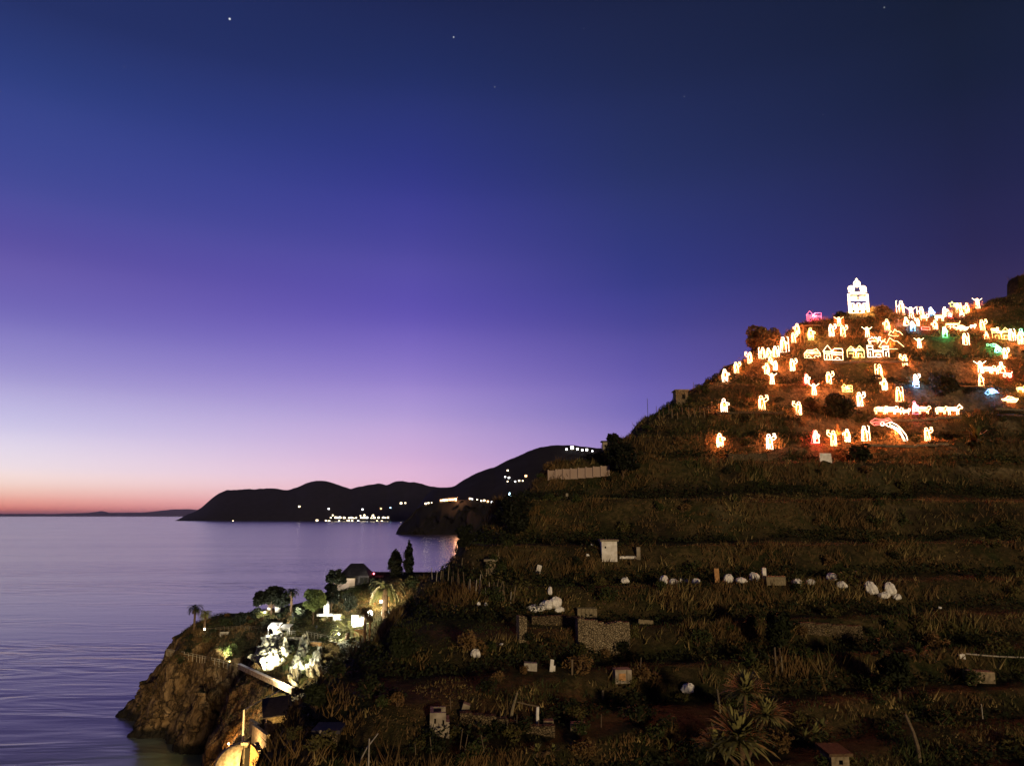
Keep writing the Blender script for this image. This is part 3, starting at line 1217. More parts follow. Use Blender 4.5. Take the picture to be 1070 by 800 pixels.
def tree(p, h, crown_r, crown_h, trunk_h, mname, label, shape='round', n=2600, leaf=.13, name='tree', cat='tree', seed=1, group=None):
    t = thing(name, label, cat, p, 0, group)
    r_ = np.random.default_rng(seed)
    mb = MB()
    mb.tube([(0, 0, -.4), (.06, .02, trunk_h * .5), (-.04, 0, trunk_h), (.02, .03, h * .8)], [.11 * crown_r ** .6, .085 * crown_r ** .6, .07 * crown_r ** .6, .02], 7)
    cl = []
    nclump = {'column': 30, 'umbrella': 40}.get(shape, 22)
    for i in range(nclump):
        a = r_.uniform(0, 6.28)
        if shape == 'column':
            z = (i + .5) / nclump
            wdt = crown_r * (1.15 * math.sin(math.pi * min(1, z * .78 + .22)) ** .8)
            d = wdt * .35
            cl.append(((math.cos(a) * d, math.sin(a) * d, trunk_h + z * crown_h * .93), max(.18, wdt * .62)))
        elif shape == 'umbrella':
            d = crown_r * math.sqrt(r_.uniform(0, 1)) * .8
            z = trunk_h + crown_h * (.18 + r_.uniform(0, .62) * (1 - (d / crown_r) ** 2))
            cl.append(((math.cos(a) * d, math.sin(a) * d, z), crown_r * r_.uniform(.22, .36)))
        else:
            d = crown_r * r_.uniform(.1, .72)
            z = trunk_h + crown_h * r_.uniform(.12, .85)
            d *= math.sin(math.pi * min(.95, max(.12, (z - trunk_h) / crown_h))) ** .6
            cl.append(((math.cos(a) * d, math.sin(a) * d, z), crown_r * r_.uniform(.25, .42)))
        c = cl[-1][0]
        if shape != 'column' and i % 2 == 0:
            mb.tube([(0, 0, trunk_h * .8), (c[0] * .5, c[1] * .5, trunk_h + (c[2] - trunk_h) * .5), c], [.05 * crown_r ** .6, .03, .012], 5)
    mb.build('trunk', M['bark'], t)
    pts = clumpy(n, cl, seed + 5, (1, 1, .8 if shape != 'column' else 1.0))
    V, F = leaf_arrays(pts, leaf, 0, seed + 9)
    link('crown', np_mesh('crown', V, F, [M[mname]]), t)
    return t


def frond_crown(n, length, droop, width, seed, up=.6, spread=1.0, leaflets=16):
    """feather palm crown: every frond is a bent rachis with leaflets"""
    r_ = random.Random(seed)
    vs, fs = [], []

    def tri(a, b, c):
        i = len(vs)
        vs.extend([a, b, c])
        fs.append((i, i + 1, i + 2))
    for k in range(n):
        az = 2 * math.pi * k / n * 1.0 + r_.uniform(-.3, .3) + k * 2.39
        el = r_.uniform(-.25, 1.25) * up + .15
        L = length * r_.uniform(.75, 1.1)
        p = Vector((0, 0, 0))
        d = Vector((math.cos(az) * math.cos(el) * spread, math.sin(az) * math.cos(el) * spread, math.sin(el))).normalized()
        side = Vector((-math.sin(az), math.cos(az), 0))
        pts = [p.copy()]
        for s in range(leaflets):
            d = (d + Vector((0, 0, -droop / leaflets * (1 + s * .12)))).normalized()
            p = p + d * (L / leaflets)
            pts.append(p.copy())
        for s in range(1, len(pts)):
            q, o = pts[s], pts[s - 1]
            ww = .05 * width
            tri(o + side * ww, o - side * ww, q)
            prof_ = math.sin(math.pi * min(1, .12 + .86 * s / len(pts))) ** .7
            ll = width * prof_
            fw = (q - o).normalized()
            for sg in (-1, 1):
                tip = q + side * sg * ll * .8 + fw * ll * .65 + Vector((0, 0, -ll * .25 + r_.uniform(-.1, .1) * ll))
                tri(q - fw * .07 * length / 3, q + fw * .07 * length / 3, tip)
    return np.array([tuple(q) for q in vs]), np.array(fs)


def palm(p, trunk_h, trunk_r, fr, length, droop, width, label, leafm='palm_leaf', trunkm='bark', seed=1, name='palm_tree', skirt=False, up=.6, lean=(0, 0), group=None):
    t = thing(name, label, 'palm', p, 0, group)
    top_ = (lean[0], lean[1], trunk_h)
    mb = MB()
    pts, rs = [], []
    for i in range(11):
        f = i / 10
        pts.append((lean[0] * f * f, lean[1] * f * f, -.4 + (trunk_h + .4) * f))
        rs.append(trunk_r * (1.25 - .3 * f) * (1.0 + (.12 if i % 2 else -.04)))
    mb.tube(pts, rs, 8)
    mb.build('trunk', M[trunkm], t)
    V, F = frond_crown(fr, length, droop, width, seed, up)
    o = link('crown', np_mesh('crown', V + np.array(top_), F, [M[leafm]]), t)
    if skirt:
        V, F = frond_crown(18, length * .6, 1.6, width * .8, seed + 3, -.6)
        link('dead_fronds', np_mesh('dead_fronds', V + np.array(top_) - np.array([0, 0, .15]), F, [M['bark']]), t)
    return t


# ------------------------------------------------------------------ ground cover on both hills (uncountable)
def cover(field, name, label, n, xr, yr, seed, hr, mats, zmin, blades=6, dens_scale=7.0):
    r_ = np.random.default_rng(seed)
    x = r_.uniform(xr[0], xr[1], n)
    y = r_.uniform(yr[0], yr[1], n)
    z = field.z(x, y)
    gx_ = (field.z(x + .5, y) - field.z(x - .5, y))
    gy_ = (field.z(x, y + .5) - field.z(x, y - .5))
    vis = np.abs(x / y) < .78
    den = fbm(x / dens_scale, y / dens_scale, 3, seed + 1)
    keep = vis & (z > zmin) & (r_.uniform(-.75, .4, n) < den) & (gy_ > -.35)
    if field is H:                                  # grass kept off the bank foot, where dark leaves stand in for shade
        f = field.at_frac(x, y)
        keep &= ~((f > .36) & (f < .68) & (r_.uniform(0, 1, n) < .88))
    x, y, z = x[keep], y[keep], z[keep]
    n = len(x)
    gx_, gy_ = gx_[keep], gy_[keep]
    pn = fbm(x / 6, y / 6, 3, seed + 2) + r_.normal(0, .16, n) + np.clip(np.abs(gx_) + gy_ - .5, -.5, .6) * .75  # slope puts lit-bank and dark-tread tones into the grass colour
    mi = np.clip(np.digitize(pn, [-.16, .04, .24]), 0, len(mats) - 1)
    bank = np.clip((np.abs(gx_) + gy_ - .35) / .5, 0, 1)
    tall = (.22 + .78 * bank) * (hr[0] + (hr[1] - hr[0]) * np.clip(fbm(x / 5, y / 5, 2, seed + 4) * .9 + .45, 0, 1)) * r_.uniform(.6, 1.3, n)
    V = np.zeros((n, blades, 3, 3))
    B = np.stack([x, y, z - .06], -1)
    ang_ = fbm(x / 4, y / 4, 2, seed + 6) * 3
    for k in range(blades):
        o = r_.normal(0, .22, (n, 2))
        ln = r_.normal(0, .42, (n, 2)) + np.stack([np.cos(ang_), np.sin(ang_)], -1) * .25
        w = r_.uniform(.03, .085, n)
        a_ = r_.uniform(0, math.pi, n)
        wx, wy = np.cos(a_) * w, np.sin(a_) * w
        h = tall * r_.uniform(.5, 1.1, n)
        V[:, k, 0] = B + np.stack([o[:, 0] - wx, o[:, 1] - wy, np.zeros(n)], -1)
        V[:, k, 1] = B + np.stack([o[:, 0] + wx, o[:, 1] + wy, np.zeros(n)], -1)
        V[:, k, 2] = B + np.stack([o[:, 0] + ln[:, 0] * h, o[:, 1] + ln[:, 1] * h, h], -1)
    F = np.arange(n * blades * 3).reshape(-1, 3)
    me = np_mesh(name, V.reshape(-1, 3), F, [M[q] for q in mats], np.repeat(mi, blades))
    o = link(name, me)
    tag(o, label, 'grass', kind='stuff')
    return o


cover(H, 'wild_grass', 'dry grass and weeds covering the terraces', 210000, (-40, 150), (42, 190), 11, (.25, 1.5),
      ['green', 'olive', 'straw', 'rust'], 6)
cover(P, 'headland_scrub', 'low scrub growing over the headland', 70000, (-125, -10), (125, 255), 21, (.4, 1.3),
      ['green', 'olive', 'dark_leaf', 'rust'], 9, blades=7)
# leafy undergrowth
def undergrowth(field, name, label, n, xr, yr, seed, zmin):
    r_ = np.random.default_rng(seed)
    x = r_.uniform(xr[0], xr[1], n)
    y = r_.uniform(yr[0], yr[1], n)
    z = field.z(x, y)
    den = fbm(x / 5, y / 5, 4, seed + 1)
    if field is H:      # brambles massed at the bank foot as a dark band standing in for shade
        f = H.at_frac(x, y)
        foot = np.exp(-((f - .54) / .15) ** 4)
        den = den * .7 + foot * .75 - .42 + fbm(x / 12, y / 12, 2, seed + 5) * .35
    keep = (np.abs(x / y) < .78) & (z > zmin) & (den > .02 + r_.normal(0, .08, n))
    x, y, z, den = x[keep], y[keep], z[keep], den[keep]
    hgt = np.clip(den, 0, .4) * 3.2
    if field is H:
        hgt = np.clip(hgt, .4, 1.5)
    pts = np.stack([x, y, z + r_.uniform(.1, 1, len(x)) * hgt], -1)
    V, F = leaf_arrays(pts, .17, 0, seed + 3)
    pn = fbm(x / 7, y / 7, 3, seed + 8) + r_.normal(0, .1, len(x))
    mi = np.clip(np.digitize(pn, [-.12, .08]), 0, 2)
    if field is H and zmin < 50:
        mi = np.where(foot[keep] > .4, 0, mi)  # bank-foot leaves all take the darkest colour, as shade
    o = link(name, np_mesh(name, V, F, [M['dark_leaf'], M['green'], M['olive']], mi))
    return tag(o, label, 'undergrowth', kind='stuff')


undergrowth(H, 'undergrowth', 'tangled brambles and ivy over the terrace banks', 620000, (-40, 150), (42, 185), 51, 6)
undergrowth(H, 'hilltop_brush', 'dry brown brush between the lit figures', 200000, (25, 140), (112, 182), 81, 62)
undergrowth(P, 'headland_undergrowth', 'dark tangled bushes on the headland slopes', 150000, (-125, -10), (130, 252), 61, 17)

# individual shrubs on the terraces, described by the nearest landmark
MARKS = [(653, 607, 'the lone white sack'), (705, 608, 'the left pair of sacks'), (749, 604, 'the orange plank'), (810, 609, 'the timber box'), (875, 610, 'the loose pair of sacks'),
         (924, 621, 'the sack heap'), (636, 570, 'the white shed'), (570, 635, 'the crumpled sheets'), (613, 640, 'the wooden crate'), (630, 662, 'the bright stone wall'),
         (650, 706, 'the stained box'), (719, 723, 'the square white sack'), (814, 692, 'the two weathered posts'), (1023, 703, 'the pale stone block'), (953, 770, 'the curved brown pipe'),
         (871, 793, 'the bottom hut'), (775, 765, 'the big yucca'), (604, 758, 'the long stone block'), (548, 742, 'the trellis'), (460, 750, 'the ruined hut'), (497, 684, 'the lone left sack'),
         (495, 615, 'the vine stakes'), (343, 772, 'the stone lean-to'), (385, 793, 'the crossed poles'), (513, 590, 'the tiny stone hut'), (604, 494, 'the pinkish wall'),
         (642, 462, 'the ridge tree'), (711, 414, 'the ridge hut'), (752, 461, 'the leftmost lit figure'), (863, 478, 'the blank sign'), (805, 460, 'the second lit figure'),
         (970, 452, 'the rightmost low figure'), (930, 450, 'the red-winged angel'), (797, 420, 'the pair of lit figures'), (1037, 410, 'the blue fish'), (1022, 460, 'the spiky fan plant'),
         (954, 686, 'the dark spiky tuft'), (420, 680, 'the dark left bush'), (960, 545, 'the bare right bank'), (760, 530, 'the bare middle bank'),
         (850, 560, 'the bank above the timber box'), (700, 560, 'the bank right of the shed'), (1040, 640, 'the dark right terrace'), (990, 760, 'the lower right corner bank')]
_used = {}


def describe(u, v, size, color, word='shrub', marks=MARKS):
    for size_word in (['small', 'low', 'short', 'little'] if size < 1.4 else ['big', 'broad', 'wide', 'large']):
        for mu, mv, mn in sorted(marks, key=lambda q: math.hypot(q[0] - u, q[1] - v))[:3]:
            du, dv = u - mu, v - mv
            hd = 'right' if du > 0 else 'left'
            vd = 'below' if dv > 0 else 'above'
            rel = (hd + ' of') if abs(du) > 2.2 * abs(dv) else (vd if abs(dv) > 2.2 * abs(du) else vd + ' and ' + hd + ' of')
            lab = f'{size_word} {color} {word} {rel} {mn}'
            if lab not in _used:
                _used[lab] = 1
                return lab
    return lab

sr = random.Random(5)
for i in range(230):
    for _ in range(30):
        u, v = (sr.uniform(300, 1075), sr.uniform(400, 800)) if i < 150 else (sr.uniform(715, 1075), sr.uniform(325, 490))
        h = H.hit(u, v)
        if h is not None and h[2] > 12:
            break
    kind = sr.choice(['green', 'olive', 'rust', 'dark_leaf', 'dark_leaf', 'green'])
    sz = sr.uniform(.9, 2.1) if i < 150 else sr.uniform(.7, 1.5)
    kind = kind if i < 150 else sr.choice(['rust', 'olive', 'dark_leaf', 'dark_leaf', 'rust'])
    shrub(h, sz, kind, describe(u, v, sz, {'green': 'green', 'olive': 'olive', 'rust': 'rusty brown', 'dark_leaf': 'dark green'}[kind]), 'wild shrubs on the terraces', hgt=sr.uniform(.7, 1.1))

# ------------------------------------------------------------------ light figures of the nativity hill
def circ(cx, cz, r, n=10, a0=0, a1=360):
    return [(cx + r * math.cos(R(a0 + (a1 - a0) * k / n)), cz + r * math.sin(R(a0 + (a1 - a0) * k / n))) for k in range(n + 1)]


SH = {}
SH['shepherd'] = [circ(0, .88, .10), [(-.15, .76), (.14, .76), (.20, .42), (.21, .03), (.09, .02), (.07, .38), (-.02, .38), (-.04, .02), (-.19, .03), (-.21, .42), (-.15, .76)],
                  [(.14, .72), (.36, .66), (.36, .54), (.18, .52)], [(-.10, .74), (-.12, .1)]]
SH['robed'] = [circ(-.02, .88, .10), [(-.12, .77), (.11, .77), (.19, .5), (.24, .02), (-.24, .02), (-.18, .5), (-.12, .77)],
               [(.12, .7), (.30, .62), (.28, .50), (.14, .54)], [(-.08, .7), (-.12, .06)], [(-.18, .36), (.02, .36)]]
SH['bearer'] = [circ(-.06, .84, .10), [(-.2, .72), (.08, .74), (.13, .4), (.16, .02), (.04, .02), (.0, .36), (-.1, .02), (-.22, .02), (-.2, .4), (-.2, .72)],
                [(.08, .72), (.28, .86), (.38, .72), (.26, .6), (.1, .58)], [(.28, .86), (.2, .98), (.34, .98), (.38, .72)], [(-.12, .7), (-.14, .1)]]
SH['staff'] = [circ(-.04, .88, .10), [(-.18, .76), (.08, .76), (.12, .42), (.14, .02), (-.24, .02), (-.2, .42), (-.18, .76)], [(.08, .68), (.28, .56)],
               [(.30, .02), (.30, .96), (.22, 1.0)], [(-.10, .72), (-.12, .06)]]
SH['kneel'] = [circ(.02, .82, .12), [(-.1, .68), (.14, .68), (.2, .36), (.3, .3), (.3, .04), (-.3, .04), (-.22, .3), (-.1, .68)], [(.14, .6), (.36, .5)], [(-.04, .62), (-.1, .1)]]
SH['sheep'] = [[(-.75, .35), (-.7, .72), (-.3, .86), (.2, .82), (.5, .8), (.62, .98), (.84, .9), (.88, .7), (.66, .62), (.56, .38), (-.75, .35)],
               [(-.62, .36), (-.62, .02)], [(-.48, .36), (-.46, .02)], [(.32, .38), (.32, .02)], [(.48, .38), (.5, .02)], [(-.6, .55), (.45, .58)], [(-.5, .7), (.3, .7)]]
SH['lamb'] = [[(-.6, .36), (-.5, .7), (.3, .7), (.42, .94), (.7, .86), (.6, .6), (.5, .36), (-.6, .36)], [(-.45, .36), (-.45, .02)], [(.32, .36), (.32, .02)], [(-.42, .53), (.4, .53)]]
SH['house'] = [[(-.62, .02), (-.62, .55), (-.1, .55), (-.1, .02), (-.62, .02)], [(-.68, .55), (-.36, .95), (-.04, .55), (-.68, .55)], [(-.1, .55), (.1, .75), (.62, .75), (.66, .5), (-.1, .5)],
               [(.62, .5), (.62, .02), (-.1, .02)], circ(.26, .02, .16, 8, 0, 180), [(-.46, .06), (-.46, .3), (-.26, .3), (-.26, .06)], [(-.55, .42), (-.17, .42)], [(.0, .36), (.6, .36)]]
SH['twin_house'] = [[(-.7, .02), (-.7, .6), (-.35, .95), (0, .6), (0, .02), (-.7, .02)], [(0, .02), (0, .6), (.35, 1.0), (.7, .6), (.7, .02), (0, .02)],
                    [(-.5, .02), (-.5, .35), (-.2, .35), (-.2, .02)], [(.2, .02), (.2, .35), (.5, .35), (.5, .02)], [(-.7, .58), (0, .58)], [(0, .6), (.7, .6)], [(-.5, .7), (-.2, .7)], [(.2, .72), (.5, .72)]]
SH['stable'] = [[(-.8, .02), (-.8, .45), (-.45, .8), (.1, .8), (.5, .95), (.85, .5), (.85, .02), (-.8, .02)], [(-.8, .45), (.85, .5)], circ(-.35, .04, .22, 8, 0, 180), circ(.4, .04, .22, 8, 0, 180),
                [(-.6, .62), (.6, .66)], [(-.7, .26), (-.55, .26)], [(.62, .26), (.8, .26)]]
SH['castle'] = [[(-.95, .02), (-.95, .95), (-.45, .95), (-.45, .02), (-.95, .02)], [(.45, .02), (.45, .95), (.95, .95), (.95, .02), (.45, .02)], [(-.45, .6), (.45, .6)], [(-.45, .5), (.45, .5)],
                [(-.45, .04), (.45, .04)], [(-.95, .7), (-.45, .7)], [(.45, .7), (.95, .7)], [(-.7, .12), (-.7, .5)], [(.7, .12), (.7, .5)], [(-.2, .04), (-.2, .28), (.2, .28), (.2, .04)], [(-.95, .36), (-.8, .36)],
                [(-1.0, 1.02), (-.4, 1.02)], [(.4, 1.02), (1.0, 1.02)], [(-.95, .52), (-.82, .52)], [(.8, .52), (.95, .52)]]
SH['camel'] = [[(-.8, .4), (-.74, .68), (-.45, .7), (-.28, .95), (-.1, .7), (.08, .95), (.26, .68), (.45, .6), (.62, .95), (.86, .92), (.84, .8), (.7, .76), (.56, .42), (-.8, .4)],
               [(-.66, .4), (-.7, .02)], [(-.5, .4), (-.48, .02)], [(.34, .42), (.32, .02)], [(.48, .42), (.52, .02)]]
SH['rope_wave'] = [[(-.9, .75), (-.7, .35), (-.5, .62), (-.3, .2), (-.05, .12), (.15, .2), (.3, .55)]]
SH['tent'] = [[(-.9, .25), (-.55, .75), (-.3, .5), (-.05, .95), (.25, .7), (.5, .7), (.95, .3), (.9, .12), (-.4, .12), (-.9, .25)]]
SH['star'] = [[(math.cos(R(90 + 36 * k)) * (.5 if k % 2 == 0 else .2), .5 + math.sin(R(90 + 36 * k)) * (.5 if k % 2 == 0 else .2)) for k in range(11)], [(-.2, .5), (.2, .5)], [(0, .3), (0, .75)]]
SH['comet'] = [[(math.cos(R(90 + 36 * k)) * (.42 if k % 2 == 0 else .18) - .45, .62 + math.sin(R(90 + 36 * k)) * (.36 if k % 2 == 0 else .16)) for k in range(11)],
               [(-.2, .72), (.25, .68), (.62, .45), (.9, .1)], [(-.2, .6), (.2, .55), (.5, .35), (.7, .05)], [(-.2, .5), (.1, .42), (.4, .2)], [(.9, .1), (.7, .05)]]
SH['angel_body'] = [[(-.55, .9), (-.2, 1.0), (.1, .85), (.35, .6), (.55, .3), (.6, .02), (.36, .02), (.3, .3), (.12, .52), (-.12, .7), (-.4, .78), (-.55, .9)], circ(-.68, .9, .1, 8), [(-.3, .88), (.2, .62), (.45, .08)]]
SH['wings'] = [[(-.9, .6), (-.5, .9), (.1, .8), (.7, .95), (.9, .7), (.4, .5), (-.1, .4), (-.6, .35), (-.9, .6)], [(-.7, .6), (.6, .72)], [(-.5, .46), (.3, .62)], [(-.8, .55), (.7, .8)]]
SH['fish'] = [[(-.9, .3), (-.45, .75), (.1, .85), (.55, .6), (.9, .35), (.5, .42), (.15, .3), (-.3, .28), (-.6, .1), (-.9, .3)], [(-.5, .5), (.5, .55)], [(-.3, .65), (.3, .7)]]
SH['boat'] = [[(-.95, .5), (-.7, .1), (.6, .1), (.95, .5), (-.95, .5)], [(-.6, .5), (-.2, .8), (.3, .7), (.6, .5)], [(-.8, .3), (.8, .3)], [(-.75, .4), (.85, .4)]]
SH['cart'] = [circ(-.42, .26, .26, 12), circ(.36, .26, .26, 12), [(-.42, .26), (.36, .26)], [(-.6, .6), (.7, .6), (.8, .85)], [(-.42, .5), (.36, .5)]]
SH['donkey'] = [[(-.75, .45), (-.7, .72), (.25, .72), (.5, .98), (.55, 1.05), (.62, .92), (.86, .74), (.8, .64), (.58, .68), (.46, .44), (-.75, .45)], [(-.62, .45), (-.62, .02)], [(-.46, .45), (-.44, .02)],
                [(.22, .45), (.2, .02)], [(.38, .45), (.4, .02)], [(-.65, .58), (.4, .58)]]
SH['rail'] = [[(-1, .1), (1, .1)], [(-1, .7), (1, .7)], [(-1, .1), (-1, .7)], [(1, .1), (1, .7)]]
SH['cross_man'] = [circ(0, .82, .1), [(-.44, .96), (-.1, .7), (-.12, .4), (-.18, .02), (-.02, .02), (.0, .36), (.06, .02), (.2, .02), (.14, .4), (.12, .7), (.46, .94)], [(-.1, .7), (.12, .7)], [(0, .7), (0, .4)]]

TUBE = {}


def outline_mesh(kind, color, h, r):
    key = (kind, color, round(h, 1))
    if key in TUBE:
        return TUBE[key]
    mb = MB()
    for pl in SH[kind]:
        mb.tube([(x * h, 0, z * h) for x, z in pl], r, 5)
    TUBE[key] = mb.mesh('light_outline', M['glow_' + color])
    return TUBE[key]


STAKES = {}
LC = {'w2': (1.0, .21, .05), 'w3': (1.0, .26, .085), 'w': (1.0, .235, .065), 'r': (1, .05, .03), 'p': (1, .06, .12), 'b': (.1, .35, 1), 'g': (.1, 1, .3), 'y': (1, .45, .1), 'o': (1, .38, .08), 'l': (.8, .8, .1)}
LP = 1500.0


def point(parent, loc, color, power, size=.35):
    ld = bpy.data.lights.new('figure_light', 'POINT')
    ld.energy = power
    ld.color = color
    ld.shadow_soft_size = size
    lo = bpy.data.objects.new('figure_light', ld)
    COL.objects.link(lo)
    lo.parent = parent
    lo.location = loc
    return lo


def light_figure(u, v, ph, kind, color, label, cat='light figure', group='lit figures on the terraces', lift=0.0, second=None, name=None, thick=.052, power=1.0):
    p = H.place(u, v, 3)
    h = px(ph, p)
    vr = FIGPOS.__len__() * 7 % 5
    flip = -1 if kind in ('shepherd', 'bearer', 'staff', 'robed', 'kneel') and vr in (1, 3) else 1
    if color == 'w':
        color = ('w', 'w2', 'w', 'w3', 'w2')[FIGPOS.__len__() * 3 % 5]
    FIGPOS.append((p[0], p[1], p[2], h, ph))
    t = thing(name or 'light_figure', label, cat, p, random.uniform(-.15, .15), group)
    s = 1.0
    link('light_outline', outline_mesh(kind, color, h, thick), t, (0, 0, lift)).scale[0] = flip
    if second:
        k2, c2, h2, dx, dz = second
        link('light_outline', outline_mesh(k2, c2, px(h2, p), thick), t, (px(dx, p), -.05, px(dz, p)))
    key = round(h + lift, 1)
    if key not in STAKES:
        mb = MB()
        mb.tube([(0, .14, -.6), (0, .14, h * .8 + lift)], .035, 5)
        STAKES[key] = mb.mesh('stake', M['wood'])
    link('stake', STAKES[key], t)
    point(t, (0, -.28, lift + h * .5), LC[color], LP * power * (h / 2.0) ** 1.3)
    return t


FIGPOS = []
F = light_figure
# lowest row
F(752.5, 468, 15, 'shepherd', 'w', 'white lit shepherd on the lowest lit terrace, leftmost of all', power=1.3)
F(805, 470, 17, 'bearer', 'w', 'white lit figure on the lowest lit terrace, second from the left', power=1.3)
F(852, 466, 15, 'kneel', 'r', 'red lit figure with a pale head on the lowest lit terrace', second=('robed', 'w', 13, 1.5, 1))
F(871, 467, 17, 'bearer', 'w', 'white lit figure just right of the red one on the lowest terrace')
F(886, 464, 14, 'shepherd', 'w', 'white lit figure midway between red figure and angel, lowest terrace')
F(904.5, 463, 16, 'staff', 'w', 'white lit figure nearest left of the red-winged angel')
F(937, 463, 20, 'angel_body', 'w', 'lit angel with red wings and long white curved robe', 'light angel', second=('wings', 'r', 13, -15, 12), power=1.2)
F(970, 460, 15, 'bearer', 'w', 'white lit figure alone right of the angel on the lowest terrace')
# sheep row
for i, (u, hh, k) in enumerate([(920.5, 9, 'sheep'), (931.5, 9, 'sheep'), (939, 7.5, 'lamb'), (947.5, 6.5, 'lamb'), (966, 9, 'sheep'), (984, 9, 'sheep'), (998, 11, 'donkey')]):
    F(u, 436 + (.6 if i == 3 else 0), hh, k, 'w', ['white lit sheep at the left end of the sheep row', 'second lit sheep from the left in the sheep row',
      'small lit lamb third from the left in the sheep row', 'smallest lit lamb, just left of the red-skirted woman', 'lit sheep just right of the red-skirted woman',
      'lit sheep left of the donkey in the sheep row', 'lit donkey at the right end of the sheep row'][i], 'light sheep' if i < 6 else 'light donkey', 'lit animals in the sheep row', name='light_sheep' if i < 6 else 'light_donkey', power=.8)
F(956.7, 436, 14, 'robed', 'p', 'pink and red lit woman standing among the lit sheep', second=('kneel', 'w', 9, -.5, 3))
# next rows left
F(756.8, 432, 15, 'shepherd', 'w', 'white lit figure on the long bare terrace, left of the pair', power=1.1)
F(797, 429, 17, 'bearer', 'w', 'white lit figure on the long bare terrace, right of the pair', power=1.1)
F(834.5, 438, 15, 'bearer', 'w', 'white lit figure under the dark overgrown slope in the middle')
F(851, 414, 13, 'cross_man', 'w', 'white lit figure with raised bundle above the overgrown slope')
F(885.6, 410, 9, 'house', 'o', 'small orange lit hut above the dark hollow', 'light house', name='light_house')
F(899.5, 425, 16, 'bearer', 'w', 'white lit figure beside the dark hollow, below the orange hut')
F(940, 421, 16, 'staff', 'w', 'white lit figure standing just above the sheep row')
F(919.4, 395, 15, 'staff', 'w', 'white lit figure below the castle, upper of two close together')
F(925, 409, 13, 'shepherd', 'w', 'white lit figure below the castle, lower of two close together')
F(957, 408, 12, 'kneel', 'b', 'blue lit figure with white head right of the castle', second=('bearer', 'w', 12, 1, 3))
F(843, 399, 12, 'robed', 'r', 'red lit figure under the ox stable', second=('shepherd', 'w', 10, .5, 1))
F(867, 399, 14, 'bearer', 'w', 'white lit figure right of the red one under the ox stable')
# stable and town row
F(848.9, 378, 11, 'stable', 'w', 'white lit stable with two arches left of the village houses', 'light house', name='light_house')
F(871.4, 378.5, 17, 'house', 'w', 'tall white lit house with a gabled tower', 'light house', name='light_house')
F(894.5, 376.5, 13, 'twin_house', 'y', 'yellow lit pair of gabled houses left of the castle', 'light house', name='light_house', power=1.4)
F(918, 374.5, 12.5, 'castle', 'w', 'white lit castle with two square towers', 'light castle', name='light_castle')
F(931.5, 367, 15, 'tent', 'w', 'white lit jagged outline standing just above the castle tower', 'light outline', power=.7)
F(945.7, 384, 14, 'bearer', 'w', 'white lit figure right of the castle on the same terrace')
F(961, 364.5, 11.5, 'cross_man', 'w', 'white lit figure alone above and right of the castle')
F(828.8, 388, 14, 'bearer', 'w', 'white lit figure left of the ox stable')
# left flank
F(757.7, 399, 14, 'shepherd', 'w', 'white lit figure at the far left on the hill edge, lowest of three')
F(770, 390, 13, 'bearer', 'w', 'white lit figure on the hill edge, middle of the three')
F(783.5, 380.5, 13, 'bearer', 'w', 'white lit figure on the hill edge, highest of the three')
F(797, 376, 12.5, 'staff', 'w', 'white lit figure below the dark tree on the hill edge')
F(803.5, 372, 11, 'robed', 'w', 'white lit figure just right and above the one below the tree')
F(810.7, 372, 12, 'staff', 'w', 'slim white lit figure right of the pair below the tree')
F(805, 381, 9, 'kneel', 'o', 'reddish lit kneeling figure below the pair by the tree')
F(801.6, 391, 12, 'shepherd', 'w', 'white lit figure at left of the tight group of three')
F(810, 387.5, 11, 'bearer', 'w', 'white lit figure at upper right of the tight group of three')
F(807, 399, 12.5, 'cross_man', 'w', 'white lit figure with spread arms, lowest of the tight group')
F(819.5, 369, 17, 'staff', 'w', 'tall white lit figure with a reddish head near the wall', second=('kneel', 'r', 5, -2, 12))
F(830, 359.5, 12, 'bearer', 'w', 'white lit figure standing left of the timber posts')
F(833.5, 338.5, 13, 'shepherd', 'w', 'white lit figure on the platform left of the pink house')
F(851, 337.5, 12, 'house', 'p', 'pink lit little house on the platform', 'light house', name='light_house')
F(847.5, 356.5, 14, 'shepherd', 'y', 'yellowish lit figure beneath the platform of the pink house')
F(869.6, 354.5, 14, 'bearer', 'w', 'white lit figure below the church, left of a pair')
F(881.5, 354.5, 14, 'bearer', 'w', 'white lit figure below the church, right of a pair')
F(877, 341, 11, 'cross_man', 'w', 'white lit figure directly above the pair below the church')
F(906.6, 353, 12, 'cross_man', 'w', 'white lit figure below the church with a rope wave beside it')
F(914, 360, 9, 'camel', 'w', 'white lit camel under the church, left end of the caravan', 'light camel', name='light_camel')
F(923, 359, 8, 'rope_wave', 'w', 'wavy white lit line between camel and tower figure', 'light outline', power=.5)
F(936, 356, 9, 'tent', 'w', 'white lit tent outline with jagged top right of the church', 'light tent', name='light_tent')
F(927.5, 346, 13, 'shepherd', 'w', 'white lit figure with a red base right below the church', second=('robed', 'r', 6, -2, -4))
